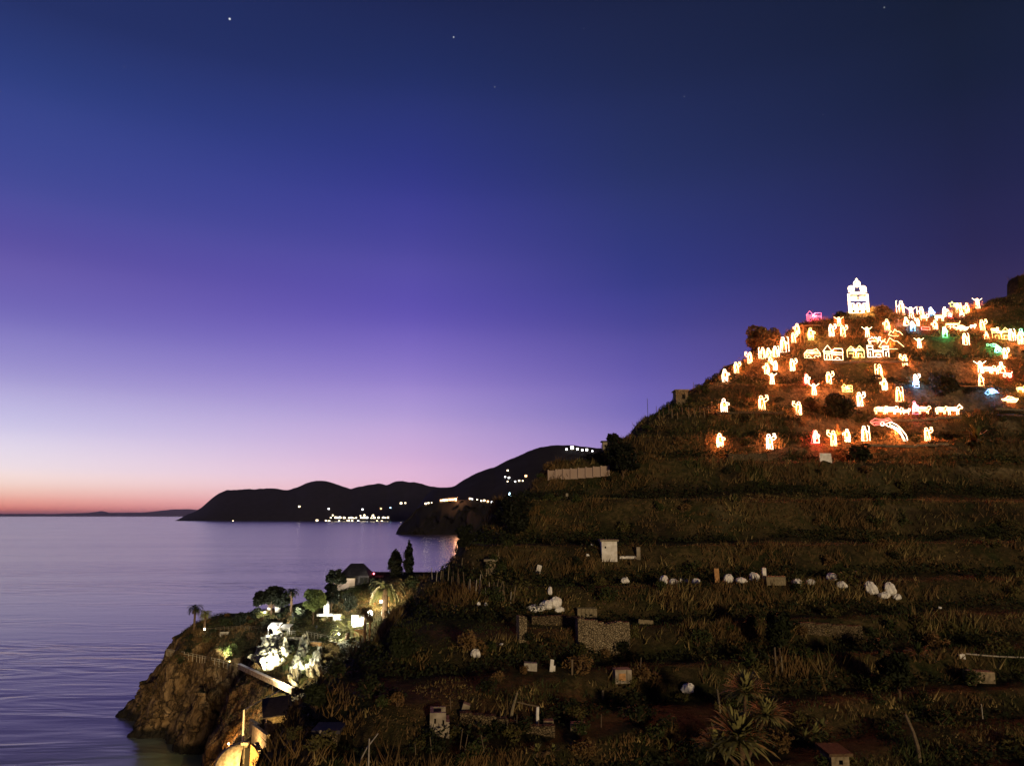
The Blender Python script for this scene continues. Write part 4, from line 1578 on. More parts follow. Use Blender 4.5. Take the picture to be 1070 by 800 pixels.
# upper right crowd
F(942, 332, 16, 'staff', 'w', 'tall white lit figure at the left end of the upper crowd')
F(947, 341, 10, 'kneel', 'w', 'white lit kneeling figure under the tall one, upper crowd')
F(952.5, 333, 14, 'cross_man', 'w', 'white lit figure second along the top of the upper crowd')
F(954, 347, 11, 'robed', 'b', 'blue lit robed figure under the left of the upper crowd', second=('kneel', 'w', 6, 0, 5))
F(959.3, 341, 9, 'bearer', 'w', 'small white lit figure right of the blue robed one')
F(963, 332.5, 13, 'staff', 'w', 'white lit figure third along the top of the upper crowd')
F(966, 338, 8, 'lamb', 'w', 'small white lit lamb under the third upper figure', 'light sheep', name='light_sheep')
F(973.5, 334, 14, 'robed', 'b', 'blue lit figure with pale head along the top row', second=('kneel', 'w', 7, 0, 7))
F(967.5, 346, 5, 'rail', 'r', 'long red lit bench under the upper crowd', 'light bench', name='light_bench', power=.7)
F(977.7, 345.5, 11, 'shepherd', 'w', 'white lit figure left of the green one', power=.8)
F(983, 338.5, 8, 'donkey', 'w', 'white lit donkey above the green figure', 'light donkey', name='light_donkey')
F(987.5, 354, 12, 'robed', 'g', 'green lit robed figure in the middle of the upper slope', second=('kneel', 'w', 6, 0, 6))
F(987.7, 330, 10, 'shepherd', 'w', 'white lit figure left of the small red one')
F(993, 333, 9, 'staff', 'r', 'small red lit figure under the comet star', second=('kneel', 'w', 4, .5, 2))
F(995.5, 345, 11, 'cart', 'w', 'white lit round wheel shape left of the lit boat', 'light wheel', name='ring_figure', power=.8)
F(1005, 346, 8, 'boat', 'w', 'white lit boat hull right of the wheel shape', 'light boat', name='light_boat')
F(1001.7, 327, 11, 'staff', 'w', 'white lit figure directly beneath the comet star')
F(1005, 331.5, 8, 'kneel', 'w', 'small white lit figure under the comet, lower right')
F(1000, 317, 9.5, 'comet', 'l', 'yellow green lit comet star high over the crowd', 'light star', name='light_star', lift=1.2, power=.6)
F(1011, 328, 12, 'shepherd', 'w', 'white lit figure between the comet and the open-armed man')
F(1022, 326, 12, 'cross_man', 'w', 'white lit man with arms spread at the top right')
F(1009.3, 361, 13, 'staff', 'w', 'white lit figure alone below the lit boat')
F(1017, 344, 5, 'lamb', 'w', 'tiny white lit lamb right of the lit boat', 'light sheep', name='light_sheep', power=.6)
F(1027.5, 346, 13, 'bearer', 'w', 'white lit figure at the right, upper of two stacked')
F(1031.5, 352.5, 9, 'kneel', 'w', 'white lit figure at the right, lower of two stacked')
F(1039.5, 348.5, 7, 'lamb', 'w', 'small white lit lamb left of the bright lit hut', 'light sheep', name='light_sheep')
F(1047, 358, 13, 'twin_house', 'y', 'bright yellowish lit hut near the right edge', 'light house', name='light_house')
F(1057.6, 359.5, 13, 'staff', 'w', 'white lit figure right of the bright yellowish hut')
F(1067.5, 352, 12, 'kneel', 'g', 'green topped lit figure at the right photo edge')
F(1067, 362, 14, 'shepherd', 'w', 'white lit figure under the green one at the right edge')
F(1042, 371, 12, 'angel_body', 'g', 'green lit curved figure left of a white one', second=('kneel', 'b', 7, 0, 2))
F(1051.4, 373.5, 13, 'bearer', 'w', 'white lit figure right of the green curved one')
# travelling group
F(1025, 391, 14, 'cross_man', 'w', 'white lit man leading the travelling group')
F(1025.5, 403, 13, 'robed', 'w', 'white lit figure directly under the man leading the group')
F(1033, 391, 9, 'sheep', 'w', 'white lit sheep behind the man leading the group', 'light sheep', name='light_sheep')
F(1040, 392, 9, 'donkey', 'w', 'white lit donkey in the travelling group', 'light donkey', name='light_donkey')
F(1047, 391, 13, 'kneel', 'w', 'white lit rider behind the donkey in the travelling group')
F(1053, 395, 8, 'cart', 'r', 'red lit cart with two round wheels', 'light cart', name='light_cart', second=('cart', 'w', 7, 0, .5))
F(1037, 414, 9, 'fish', 'b', 'blue lit fish shape on the dark right slope', 'light fish', name='light_fish')
F(1056, 422, 9, 'boat', 'w', 'white lit boat on the right-hand terrace wall', 'light boat', name='light_boat', power=1.3)
F(1067.5, 412, 7, 'donkey', 'o', 'orange lit animal at the right edge above the boat', 'light donkey', name='light_donkey')

# dry brush added behind the figures to catch their light as halos
r_ = np.random.default_rng(77)
bp_ = []
for (x, y, z, h, ph) in FIGPOS:
    n = int(260 * min(1.6, h / 1.9))
    dx, dy = r_.normal(0, .75, n), r_.normal(.6, .4, n)
    zz = H.z(x + dx, y + dy)
    bp_.append(np.stack([x + dx, y + dy, zz + np.abs(r_.normal(0, .55, n)) * (.9 + .35 * h * .5)], -1))
bp_ = np.concatenate(bp_)
V, F_ = leaf_arrays(bp_, .13, 0, 78)
o = link('figure_brush', np_mesh('figure_brush', V, F_, [M['straw'], M['rust'], M['olive']], r_.integers(0, 3, len(F_))))
tag(o, 'dry brush added around the lit figures to catch their glow', 'brush', kind='stuff')

# the lit church front on the summit
pch = H.place(898, 328, 2)
s = px(1, pch)
t = thing('light_church', 'tall white lit church front with three domed lobes on the summit', 'light church', pch, 0)
mb = MB()
r = .06


def L(pts):
    mb.tube([(x * s, 0, z * s) for x, z in pts], r, 5)


L([(-11, 1), (-11, 22), (11, 22), (11, 1), (-11, 1)])
L([(-9.4, 1), (-9.4, 21)]); L([(9.4, 1), (9.4, 21)])
L(circ(0, 20.5, 10.5, 12, 20, 160))
L([(-11, 15), (11, 15)])
for cx in (-6.6, 0, 6.6):
    L([(cx - 2.4, 1), (cx - 2.4, 9.5)] + circ(cx, 9.5, 2.4, 8, 180, 0) + [(cx + 2.4, 1)])
    L([(cx - 1.2, 2), (cx - 1.2, 10)]); L([(cx + 1.4, 5), (cx + 1.4, 10)])
L([(-8, 5), (8, 5)])
for cx in (-5, 5):
    L([(cx - 3.6, 16.5), (cx + 3.6, 16.5), (cx + 3.6, 19), (cx - 3.6, 19), (cx - 3.6, 16.5)])
    L([(cx - 3.4, 17.8), (cx + 3.4, 17.8)])
for cx, cz, rr in ((-6.6, 28, 3.4), (6.4, 28, 3.4), (0, 33.6, 3.7)):
    L(circ(cx, cz, rr, 12)); L(circ(cx, cz, rr * .5, 8)); L([(cx - rr * .7, cz), (cx + rr * .7, cz)])
L([(-8.5, 24), (8.5, 24)])
L([(0, 37), (0, 40)]); L([(-1.4, 38.6), (1.4, 38.6)])
mb.build('light_outline', M['glow_w'], t)
mb = MB()
for x in (-9, 9):
    mb.tube([(x * s, .2, -.8), (x * s, .2, 24 * s)], .06, 5)
mb.tube([(0, .2, -.8), (0, .2, 36 * s)], .06, 5)
for z in (8, 20, 26):
    mb.tube([(-10 * s, .22, z * s), (10 * s, .22, z * s)], .05, 5)
mb.build('scaffold', M['dark_metal'], t)
for z in (6, 18):
    for x in (-6, 6):
        point(t, (x * s, -1.0, z * s), (1, .45, .16), LP * 1.6)

# ------------------------------------------------------------------ things lying on the hillside
def hp(u, v, tol=3):
    return H.place(u, v, tol)


_bagk = [0]


def bag(u, v, w, label, group='white sacks left on the terraces', hgt=.8, cat='sack', name='sack', tol=3):
    p = hp(u, v + 3, tol)
    s_ = px(w * .98, p)
    _bagk[0] += 1
    r_ = random.Random(_bagk[0])
    t = thing(name, label, cat, p, r_.uniform(-.6, .6), group)
    r2 = random.Random(_bagk[0] * 7)
    mb = MB()
    nu, nv = 16, 10
    ph0, sq, lean_ = r2.uniform(0, 6), r2.uniform(.75, 1.15), r2.uniform(-.2, .2)
    vs, fs = [], []
    for j in range(nv + 1):
        th = math.pi * j / nv
        for i in range(nu):
            ph = 2 * math.pi * i / nu
            crease = 1 + .13 * math.sin(3 * ph + ph0 + 2.2 * math.cos(th)) * math.sin(th) + .07 * math.sin(7 * ph - ph0 * 2 + 3 * th) + r2.uniform(-.05, .05)
            zz = math.cos(th)
            zz = zz if zz > 0 else zz * .55                     # slumped on the ground
            vs.append((s_ * .5 * crease * math.sin(th) ** .8 * math.cos(ph) + lean_ * s_ * max(0, zz), s_ * .42 * crease * math.sin(th) ** .8 * math.sin(ph), s_ * hgt * (.40 + .68 * zz * sq * crease)))
    for j in range(nv):
        for i in range(nu):
            fs.append((j * nu + i, (j + 1) * nu + i, (j + 1) * nu + (i + 1) % nu, j * nu + (i + 1) % nu))
    mb.add(vs, fs)
    if r2.random() > .35:
        return tag(t, None, None) if mb.build('body', M['plastic_white'], t) and mb.v is None else t
    mb.build('body', M['plastic_white'], t)
    mb = MB()
    a = r_.uniform(-.25, .25)
    mb.tube([(a * s_, 0, s_ * hgt * .78), (a * 1.3 * s_, 0, s_ * hgt * .92), (a * 1.7 * s_, .02, s_ * hgt * 1.05)], [s_ * .12, s_ * .05, s_ * .11], 6)
    mb.build('tied_neck', M['plastic_white'], t)
    return t


bag(653, 607, 8.5, 'single white sack left of the row, below the white shed')
bag(694, 607.5, 9.5, 'white sack at the left of the row, touching its neighbour', hgt=.85)
bag(703.5, 609, 9.5, 'flatter white sack right beside the first one of the row', hgt=.6)
bag(727, 607.5, 8, 'white sack alone between the white board and orange plank')
bag(761, 608, 10, 'white sack just right of the upright orange plank')
bag(775, 610, 11.5, 'slumped pointed white sack in the middle of the row', hgt=.6)
bag(789, 607.5, 10.5, 'round white sack left of the pale timber box', hgt=.85)
bag(833, 610.5, 11, 'creased white sack right of the pale timber box', hgt=.65)
bag(846.5, 611, 9, 'greyish sack at the end right of the timber box', hgt=.75)
bag(869.5, 607, 10.5, 'upper white sack of the loose pair at right', hgt=.8)
bag(880.5, 613, 10.5, 'lower white sack of the loose pair at right', hgt=.65)
G4 = 'heap of white sacks at the right'
bag(911.5, 619, 12, 'large round white sack at the left of the heap', G4, .9)
bag(923, 623.5, 13, 'low white sack in the middle of the heap', G4, .55)
bag(930.5, 618.5, 11, 'upright white sack at the back of the heap', G4, 1.0)
bag(937.5, 624, 9, 'small yellowish sack at the right of the heap', G4, .7)
bag(497, 684, 10, 'white sack alone on the lower left slope', None, .75)
bag(719, 723.5, 13, 'square looking white sack on the dark lower terrace', None, .8)
bag(575, 619.5, 4.5, 'narrow upright white sack above the heap of sheets', None, 1.7)
bag(500, 630, 3.5, 'left of two tiny white tubs by the vine stakes', None, 1.1, 'tub', 'tub')
bag(508, 631, 3.5, 'right of two tiny white tubs by the vine stakes', None, 1.1, 'tub', 'tub')
bag(524, 671.5, 4, 'tiny white scrap on the slope below the vine stakes', None, .6, 'scrap', 'scrap')
bag(618.5, 570, 3, 'tiny white scrap left of the white shed, upper one', None, .8, 'scrap', 'scrap')
bag(614, 578.5, 3.5, 'tiny white scrap left of the white shed, lower one', None, .8, 'scrap', 'scrap')
bag(641, 578, 6, 'white sack leaning at the foot of the white shed', None, .9)
bag(973, 395.5, 3.5, 'tiny white scrap on the dark upper slope', None, .8, 'scrap', 'scrap')
bag(982, 633, 4, 'small pale stone on the dark right terrace', None, .6, 'stone', 'stone')
for i, (u, v, w, h_) in enumerate([(560, 637, 17, .38), (571, 634.5, 14, .6), (580, 633, 13, .75), (584, 637, 10, .5)]):
    bag(u, v, w, ['long flat white sheet bundle at the left end of the heap', 'crumpled white sheet bundle second in the heap', 'tallest crumpled white bundle of the heap',
                  'small white bundle at the right end of the heap'][i], 'heap of crumpled white sheets', h_, 'sheet bundle', 'sheet_bundle')


def slab(u, v, w, h, d, matn, label, cat, name, rz=0.0, tilt=0.0, group=None, tol=3, roll=0.0, back=0.0):
    """a solid block standing at a pixel; sizes in photo pixels, depth in metres"""
    p = hp(u, v + h / 2, tol)
    p = p + np.array([0, back, 0])
    mb = MB()
    hh = px(h, p)
    mb.box((0, 0, hh * .36), (px(w, p) * .95, d * .7, hh * 1.1), jit=px(.6, p) * .5, taper=.95)
    o = mb.build(name, M[matn], None, tuple(p))
    o.rotation_euler = (tilt, roll, rz)
    return tag(o, label, cat, group)


slab(714.5, 605, 9, 3.5, .5, 'white_paint', 'thin white board lying between sacks in the row', 'board', 'board', roll=.15)
slab(749.5, 604, 5, 16, .35, 'orange_wood', 'upright orange plank standing among the white sacks', 'plank', 'plank', roll=-.04)
slab(799, 603, 4, 15, .4, 'white_paint', 'narrow upright white slab beside the timber box', 'slab', 'slab')
slab(674.5, 649.5, 16, 4.5, .6, 'plank', 'pale plank lying on the dark terrace', 'plank', 'plank', roll=.08)
slab(562, 594, 5, 8, .4, 'white_paint', 'small white slab on the slope below the shed', 'slab', 'slab', roll=.25)
slab(576, 695.5, 3.5, 12, .3, 'white_paint', 'thin leaning white board on the lower slope', 'board', 'board', roll=.12, tilt=-.15)
slab(554, 695.5, 14, 7, 1.0, 'metal', 'flat grey crate on the lower slope', 'crate', 'crate', roll=.06)
slab(578.5, 698, 3.5, 5, .4, 'white_paint', 'small white block beside the leaning board', 'block', 'block')
slab(863, 478.5, 13, 9, .15, 'white_paint', 'blank white sign board below the lowest lit terrace', 'sign', 'sign')
slab(604, 758.5, 16, 7, 1.2, 'stone_pale', 'long pale stone block near the collapsed trellis', 'block', 'stone_block')
slab(573, 756, 11, 8, 1.2, 'stone_pale', 'rounded pale stone beside the trellis post', 'stone', 'stone')
slab(486, 739, 8, 7, 1.0, 'concrete', 'pale stone block above the ruined hut', 'block', 'stone_block', roll=.3)
slab(1023, 703.5, 28, 12, 1.4, 'stone_pale', 'long pale stone block under the white pipe', 'block', 'stone_block', roll=.05)
slab(1005, 686, 6, 4, .5, 'white_paint', 'small pale cap at the end of the white pipe', 'cap', 'pipe_cap')
slab(667, 578, 4, 12, .5, 'concrete', 'short concrete post right of the white shed', 'post', 'concrete_post')
slab(656, 582, 18, 2.5, .5, 'white_paint', 'thin pale kerb right of the white shed', 'kerb', 'low_kerb')
slab(647, 671, 4, 0.1, .5, 'white_paint', 'tiny pale chip under the stone wall', 'chip', 'chip') if False else None
slab(592.5, 475 + 40, 3, 6, .3, 'concrete', 'small concrete marker on the overgrown slope', 'marker', 'marker_post')
slab(630, 727, 2.2, 9, .2, 'plank', 'short pale peg on the lower slope', 'peg', 'peg')
slab(598, 697, 2, 16, .2, 'wood', 'thin pale stake right of the leaning board', 'stake', 'stake')

# crates and boxes with parts
p = hp(613, 644)
t = thing('wooden_crate', 'slatted wooden crate above the stone wall', 'crate', p, .05)
s = px(1, p)
mb = MB()
for i in range(5):
    mb.box(((-8 + i * 4) * s, -.42, 4.7 * s), (3.6 * s, .06, 9 * s))
    mb.box(((-8 + i * 4) * s, .42, 4.7 * s), (3.6 * s, .06, 9 * s))
for x in (-9.4, 9.4):
    mb.box((x * s, 0, 4.7 * s), (.8 * s, .92, 8.6 * s))
mb.build('slats', M['plank'], t)
mb = MB()
for z in (1, 8):
    mb.box((0, 0, z * s), (19.5 * s, .76, .9 * s))
mb.build('frame', M['wood'], t)
p = hp(810, 613)
s = px(1, p)
t = thing('timber_box', 'long pale timber box at the right of the sack row', 'box', p, -.03)
MB().box((0, 0, 3.8 * s), (19 * s, .9, 8 * s), jit=.02).build('body', M['plank'], t)
MB().box((0, 0, 8.2 * s), (19.8 * s, 1.0, .8 * s)).build('lid', M['wood'], t)
p = hp(650, 713)
s = px(1, p)
t = thing('painted_box', 'pale box with a reddish stain on its front', 'box', p, .1)
MB().box((0, 0, 6.3 * s), (16 * s, 1.1, 13 * s), jit=.03).build('body', M['plaster'], t)
MB().box((-1.5 * s, -.57, 6 * s), (6.5 * s, .03, 6 * s), jit=.05).build('stain', M['orange_wood'], t)
MB().box((3.5 * s, -.57, 6.4 * s), (.8 * s, .035, 12 * s)).build('seam', M['wood'], t)


def hut(u, v, w, h, d, wallm, label, openings=(), roof=None, rz=0.0, name='hut', tol=3, broken=0.0):
    p = hp(u, v, tol)
    s = px(1, p)
    p = p + np.array([0, -d * .45, 0])
    t = thing(name, label, 'hut', p, rz)
    mb = MB()
    x0, x1, z1 = -w / 2 * s, w / 2 * s, h * s
    # walls with real thickness; the front is built round its openings
    th = .25
    mb.box((x0 + th / 2, d / 2, z1 / 2 - .4), (th, d, z1 + .8))
    mb.box((x1 - th / 2, d / 2, (z1 - broken) / 2 - .4), (th, d, z1 - broken + .8))
    mb.box((0, d - th / 2, z1 / 2 - .4), (x1 - x0 - 2 * th, th, z1 + .8))
    cuts = sorted(openings)
    cx = x0 + th
    for (ox, oz, ow, oh) in cuts:
        a, b = (ox - ow / 2) * s, (ox + ow / 2) * s
        mb.box(((cx + a) / 2, th / 2, z1 / 2 - .4), (a - cx, th, z1 + .8))
        zb, zt = (oz - oh / 2) * s, (oz + oh / 2) * s
        mb.box(((a + b) / 2, th / 2, (zb - .8) / 2), (b - a, th, zb + .8))
        mb.box(((a + b) / 2, th / 2, (zt + z1) / 2), (b - a, th, z1 - zt))
        cx = b
    mb.box(((cx + x1 - th) / 2, th / 2, z1 / 2 - .4), (x1 - th - cx, th, z1 + .8))
    mb.build('wall', M[wallm], t)
    for (ox, oz, ow, oh) in cuts:
        MB().box((ox * s, th + .06, oz * s), (ow * s * 1.02, .05, oh * s * 1.02)).build('window', M['dark_open'], t)
    if roof:
        MB().box((0, d / 2, z1 + .1), (x1 - x0 + .4, d + .5, .2), jit=.03).build('roof', M[roof], t)
    return t


hut(636, 579, 15.5, 13, 1.8, 'white_paint', 'small whitewashed shed on the middle terrace', [(-4, 7, 1.6, 2)], 'concrete', tol=2)
hut(513, 594, 10, 7.5, 1.4, 'stone_pale', 'tiny stone hut with two dark openings above the cove', [(-2.4, 4, 2, 2.2), (2.2, 4, 2, 2.2)], 'concrete')
hut(460.5, 760, 19, 16, 1.8, 'plaster', 'ruined pale hut with two narrow windows, no roof', [(-4.5, 8.5, 1.8, 4.5), (3.5, 7, 1.8, 4.5)], None, .1, broken=.6)
hut(711.5, 420, 13, 11, 2.4, 'drystone', 'square stone hut standing on the hill edge', [(1.5, 4.5, 3, 5)], 'concrete')
hut(632, 470, 5, 8, 1.0, 'concrete', 'narrow concrete cabin beside the dark tree on the ridge', [(0, 4, 1.5, 2)], 'slate')
hut(873, 801, 17, 14, 2.0, 'stone_pale', 'pale hut with one dark square window under a dark roof', [(.5, 8, 4, 4)], 'bark', tol=2)
hut(343, 776, 22, 12, 1.6, 'drystone_dark', 'low stone lean-to with a pale corner post, lower left', [(2, 5, 8, 7)], 'slate')

# long pale wall on the ridge
a_, b_ = H.place(573, 500, 2), H.place(636, 496, 2)
t = thing('terrace_wall', 'long pinkish wall on the ridge left of the dark tree', 'wall', a_, 0)
v_ = b_ - a_
mb = MB()
n = 8
hw = px(8, a_)
for i in range(n):
    q0, q1 = v_ * i / n, v_ * (i + .985) / n
    c = (q0 + q1) / 2
    mb.box((c[0], c[1], c[2] + hw * .35 + random.uniform(-.06, .06)), (np.hypot(*(q1 - q0)[:2]), .5, hw * 1.3), rz=math.atan2(v_[1], v_[0]))
mb.build('panels', M['pink_plaster'], t)
mb = MB()
for i in range(n + 1):
    q = v_ * i / n
    mb.box((q[0], q[1] - .3, q[2] + hw * .4), (.22, .22, hw * 1.35))
mb.build('piers', M['pink_plaster'], t)


def stone_wall(pts, matn, label, hpx, th=.7, name='stone_wall', out=0.0):
    """dry-stone wall through photo points (foot)"""
    ps = [H.place(u, v, 2) - np.array([0, out, 0]) for u, v in pts]
    t = thing(name, label, 'wall', ps[0], 0)
    mb = MB()
    for k in range(len(ps) - 1):
        a, b = ps[k] - ps[0], ps[k + 1] - ps[0]
        h = px(hpx[k], ps[k])
        m_ = 4
        for i in range(m_):
            q0, q1 = a + (b - a) * i / m_, a + (b - a) * (i + 1) / m_
            c = (q0 + q1) / 2
            hh = h + random.uniform(-.12, .12)
            mb.box((c[0], c[1], c[2] + (hh / 2 - .5 if not out else -.18 + random.uniform(-.06, .06))), (np.hypot(*(q1 - q0)[:2]) + .02, th + random.uniform(-.04, .04), (hh + 1.0 if not out else .36)), rz=math.atan2(b[1] - a[1], b[0] - a[0]), taper=.97)
    mb.build('stonework', M[matn], t)
    return t


stone_wall([(603, 678), (630, 680), (657, 677)], 'drystone', 'bright dry-stone retaining wall below the wooden crate', [28, 25])
stone_wall([(541, 668), (549, 668)], 'drystone', 'short end pier of the old wall left of the bright stone wall', [22, 20], name='wall_pier')
stone_wall([(555, 651), (603, 652)], 'drystone_dark', 'dark dry-stone wall between pier and bright stone wall', [8, 7])
stone_wall([(480, 752), (530, 762), (580, 768)], 'drystone_dark', 'low dark stone wall under the collapsed trellis', [8, 8])
stone_wall([(760, 481), (800, 480), (822, 474)], 'drystone_dark', 'low stone wall beneath the two leftmost lit figures', [7, 7])
stone_wall([(835, 660), (900, 664)], 'drystone_dark', 'dark stone bank below the sack row', [9, 8])
stone_wall([(745, 434.5), (775, 433), (815, 431)], 'drystone_dark', 'stone terrace edge under the pair of lit figures', [4, 4], out=1.3)
stone_wall([(865, 381), (905, 380.5), (945, 380)], 'drystone', 'stone terrace edge below the lit castle', [4, 4], out=1.3)
stone_wall([(905, 440), (950, 440), (1000, 438)], 'drystone', 'stone terrace edge below the sheep row', [4, 4], out=1.0)
stone_wall([(900, 466.5), (940, 467), (985, 464)], 'drystone', 'stone terrace edge below the red-winged angel', [3.5, 3.5], out=1.3)
stone_wall([(1035, 428), (1060, 427), (1080, 427)], 'drystone', 'stone terrace wall under the lit boat at right', [5, 5], out=1.3)


for u_, v_, z_, k_ in [(610, 686, 1.5, 'olive'), (632, 688, 1.2, 'rust'), (652, 686, 1.7, 'dark_leaf'), (600, 662, 1.0, 'green'), (662, 668, 1.4, 'olive'), (552, 672, 1.2, 'dark_leaf'), (445, 774, 1.0, 'green'), (476, 772, .9, 'olive'),
                       (548, 704, .9, 'rust'), (644, 716, .9, 'green'), (660, 718, 1.0, 'olive'), (606, 768, 1.2, 'green'), (1015, 714, 1.3, 'olive'), (1036, 713, 1.0, 'green'), (713, 732, .8, 'olive'), (862, 806, 1.2, 'green'), (888, 804, 1.3, 'olive')]:
    h_ = H.hit(u_, v_)
    shrub(h_, z_, k_, describe(u_, v_, z_, {'olive': 'olive', 'rust': 'rusty brown', 'dark_leaf': 'dark green', 'green': 'green'}[k_]), 'wild shrubs on the terraces')
# poles, stakes and trellis
def pole(u, v, hpx, r, matn, label, name='pole', cat='pole', group=None, lean=0.0, tol=2):
    p = H.place(u, v, tol)
    h = px(hpx, p)
    mb = MB()
    mb.tube([(0, 0, -.4), (lean * h * .5, 0, h * .5), (lean * h, 0, h)], [r, r * .9, r * .7], 6)
    o = mb.build(name, M[matn], None, tuple(p))
    return tag(o, label, cat, group)


pole(677, 434, 20, .05, 'dark_metal', 'tall thin pole on the ridge between tree and stone hut')
pole(686, 430, 8, .05, 'wood', 'short pole right of the tall one on the ridge')
pole(699, 420, 11, .06, 'wood', 'pole just left of the stone hut')
pole(725, 408, 9, .05, 'wood', 'thin pole on the ridge right of the stone hut')
pole(665, 440, 7, .05, 'wood', 'short pole left of the tall ridge pole')
pole(811, 704, 24, .11, 'wood', 'left of two weathered posts on the right lower terrace', 'post', 'post')
pole(817.5, 704, 17, .09, 'plank', 'right, shorter of two posts on the right lower terrace', 'post', 'post')
pole(1027, 751, 14, .05, 'metal', 'thin metal pole at the lower right', 'post', 'post')
pole(753, 745, 22, .09, 'plank', 'pale leaning post left of the spiky plant', 'post', 'post', lean=-.1)
pole(668, 712, 22, .06, 'wood', 'thin leaning stick right of the stained box', 'stick', 'stick', lean=.12)
pole(385, 802, 26, .06, 'metal', 'thin upright pole at the bottom left of the hill', 'post', 'post')
pole(372, 798, 26, .045, 'metal', 'thin slanted pole crossing the upright one', 'post', 'post', lean=.8)
pole(334, 782, 17, .10, 'plaster', 'pale short post at the stone lean-to', 'post', 'post')
for i, (u, v, h_) in enumerate([(837, 358, 15), (840.5, 358, 15)]):
    pole(u, v, h_, .09, 'wood', ['left timber post under the pink house platform', 'right timber post under the pink house platform'][i], 'post', 'post')
vs_ = random.Random(9)
for i in range(24):
    f = i / 23
    u = 452 + 84 * f + vs_.uniform(-1.5, 1.5)
    v = 606 + 28 * f + vs_.uniform(-2, 2)
    pole(u, v, vs_.uniform(10, 20), .05, vs_.choice(['wood', 'plank', 'metal']), ORD[i] + ' thin vine stake from the left above the cove', 'vine_stake', 'stake', 'vine stakes above the cove', lean=vs_.uniform(-.12, .12))
for i in range(16):
    f = i / 15
    u = 690 + 75 * f + vs_.uniform(-2, 2)
    v = 440 - 8 * f + vs_.uniform(-2, 2)
    pole(u, v, vs_.uniform(7, 14), .045, vs_.choice(['wood', 'plank']), ORD[i] + ' thin vine stake from the left below the stone hut', 'vine_stake', 'stake', 'vine stakes below the stone hut', lean=vs_.uniform(-.1, .1))
for i, u in enumerate(sorted(vs_.uniform(480, 545) for _ in range(10))):
    v = vs_.uniform(590, 625)
    pole(u, v, vs_.uniform(8, 15), .04, 'plank', ORD[i] + ' scattered cane from the left, above the vine stakes', 'cane', 'cane', 'canes above the vine stakes', lean=vs_.uniform(-.4, .4))
for i, u in enumerate(sorted(vs_.uniform(430, 640) for _ in range(12))):
    v = vs_.uniform(740, 800)
    pole(u, v, vs_.uniform(10, 24), .03, 'wood', ORD[i] + ' thin bare cane from the left on the dark lower slope', 'cane', 'cane', 'canes on the lower slope', lean=vs_.uniform(-.25, .25))
# trellis
p = H.place(562, 757, 2)
s = px(1, p)
t = thing('trellis', 'collapsed vine trellis of crooked trunk, post and beam', 'trellis', p, 0)
MB().tube([(0, 0, -.4), (-.4 * s, 0, 10 * s), (0, 0, 17 * s)], [.14, .12, .11], 7).build('post', M['white_paint'], t)
MB().tube([(-28 * s, .2, -.4), (-25 * s, .1, 14 * s), (-20 * s, .1, 30 * s)], [.16, .12, .06], 7).build('leaning_trunk', M['plank'], t)
MB().tube([(1 * s, 0, 17 * s), (-10 * s, 0, 19 * s), (-20 * s, .1, 21 * s)], [.05, .05, .05], 6).build('beam', M['wood'], t)
# white pipe at the right
a_, b_ = H.place(1004, 686, 2), H.place(1085, 690, 2)
mb = MB()
pts = []
for i in range(7):
    f = i / 6
    q = (b_ - a_) * f
    q[2] = max(q[2], float(H.z(a_[0] + q[0], a_[1] + q[1])) - a_[2]) + .25 - .3 * math.sin(math.pi * f) * .3
    pts.append(tuple(q))
mb.tube(pts, .075, 7)
tag(mb.build('water_pipe', M['metal'], None, tuple(a_)), 'thin white pipe running to the right photo edge', 'pipe')
p = H.place(961, 796, 2)
s = px(1, p)
mb = MB()
mb.tube([(0, 0, -.3), (-.5 * s, 0, 12 * s), (-3 * s, .1, 26 * s), (-8 * s, .3, 42 * s)], [.15, .14, .12, .1], 7)
tag(mb.build('drain_pipe', M['wood'], None, tuple(p)), 'brown curved pipe standing on the lower right bank', 'pipe')
# platform of the pink house
p = H.place(846, 341, 2)
s = px(1, p)
t = thing('platform', 'timber platform carrying the pink lit house', 'platform', p, 0)
MB().box((0, -.3, -.1), (20 * s, 1.8, .15)).build('deck', M['wood'], t)
for x in (-9, 9):
    MB().tube([(x * s, -.9, -2.2), (x * s, -.9, -.15)], .07, 6).build('leg', M['wood'], t)


# ------------------------------------------------------------------ plants of the hillside
def rosette(n, length, seed, w=.05, up=.2):
    r_ = random.Random(seed)
    vs, fs = [], []
    for k in range(n):
        az = r_.uniform(0, 6.283)
        el = r_.uniform(up - .35, 1.35)
        L_ = length * r_.uniform(.7, 1.1)
        d = Vector((math.cos(az) * math.cos(el), math.sin(az) * math.cos(el), math.sin(el)))
        sd_ = Vector((-math.sin(az), math.cos(az), 0)) * w * length
        b = Vector((0, 0, 0))
        m1 = d * L_ * .45
        m2 = d * L_ * .8 + Vector((0, 0, -L_ * .08))
        tip = d * L_ + Vector((0, 0, -L_ * .2))
        i = len(vs)
        vs += [b - sd_ * .5, b + sd_ * .5, m1 - sd_, m1 + sd_, m2 - sd_ * .6, m2 + sd_ * .6, tip]
        fs += [(i, i + 1, i + 3, i + 2), (i + 2, i + 3, i + 5, i + 4), (i + 4, i + 5, i + 6)]
    return [tuple(q) for q in vs], fs


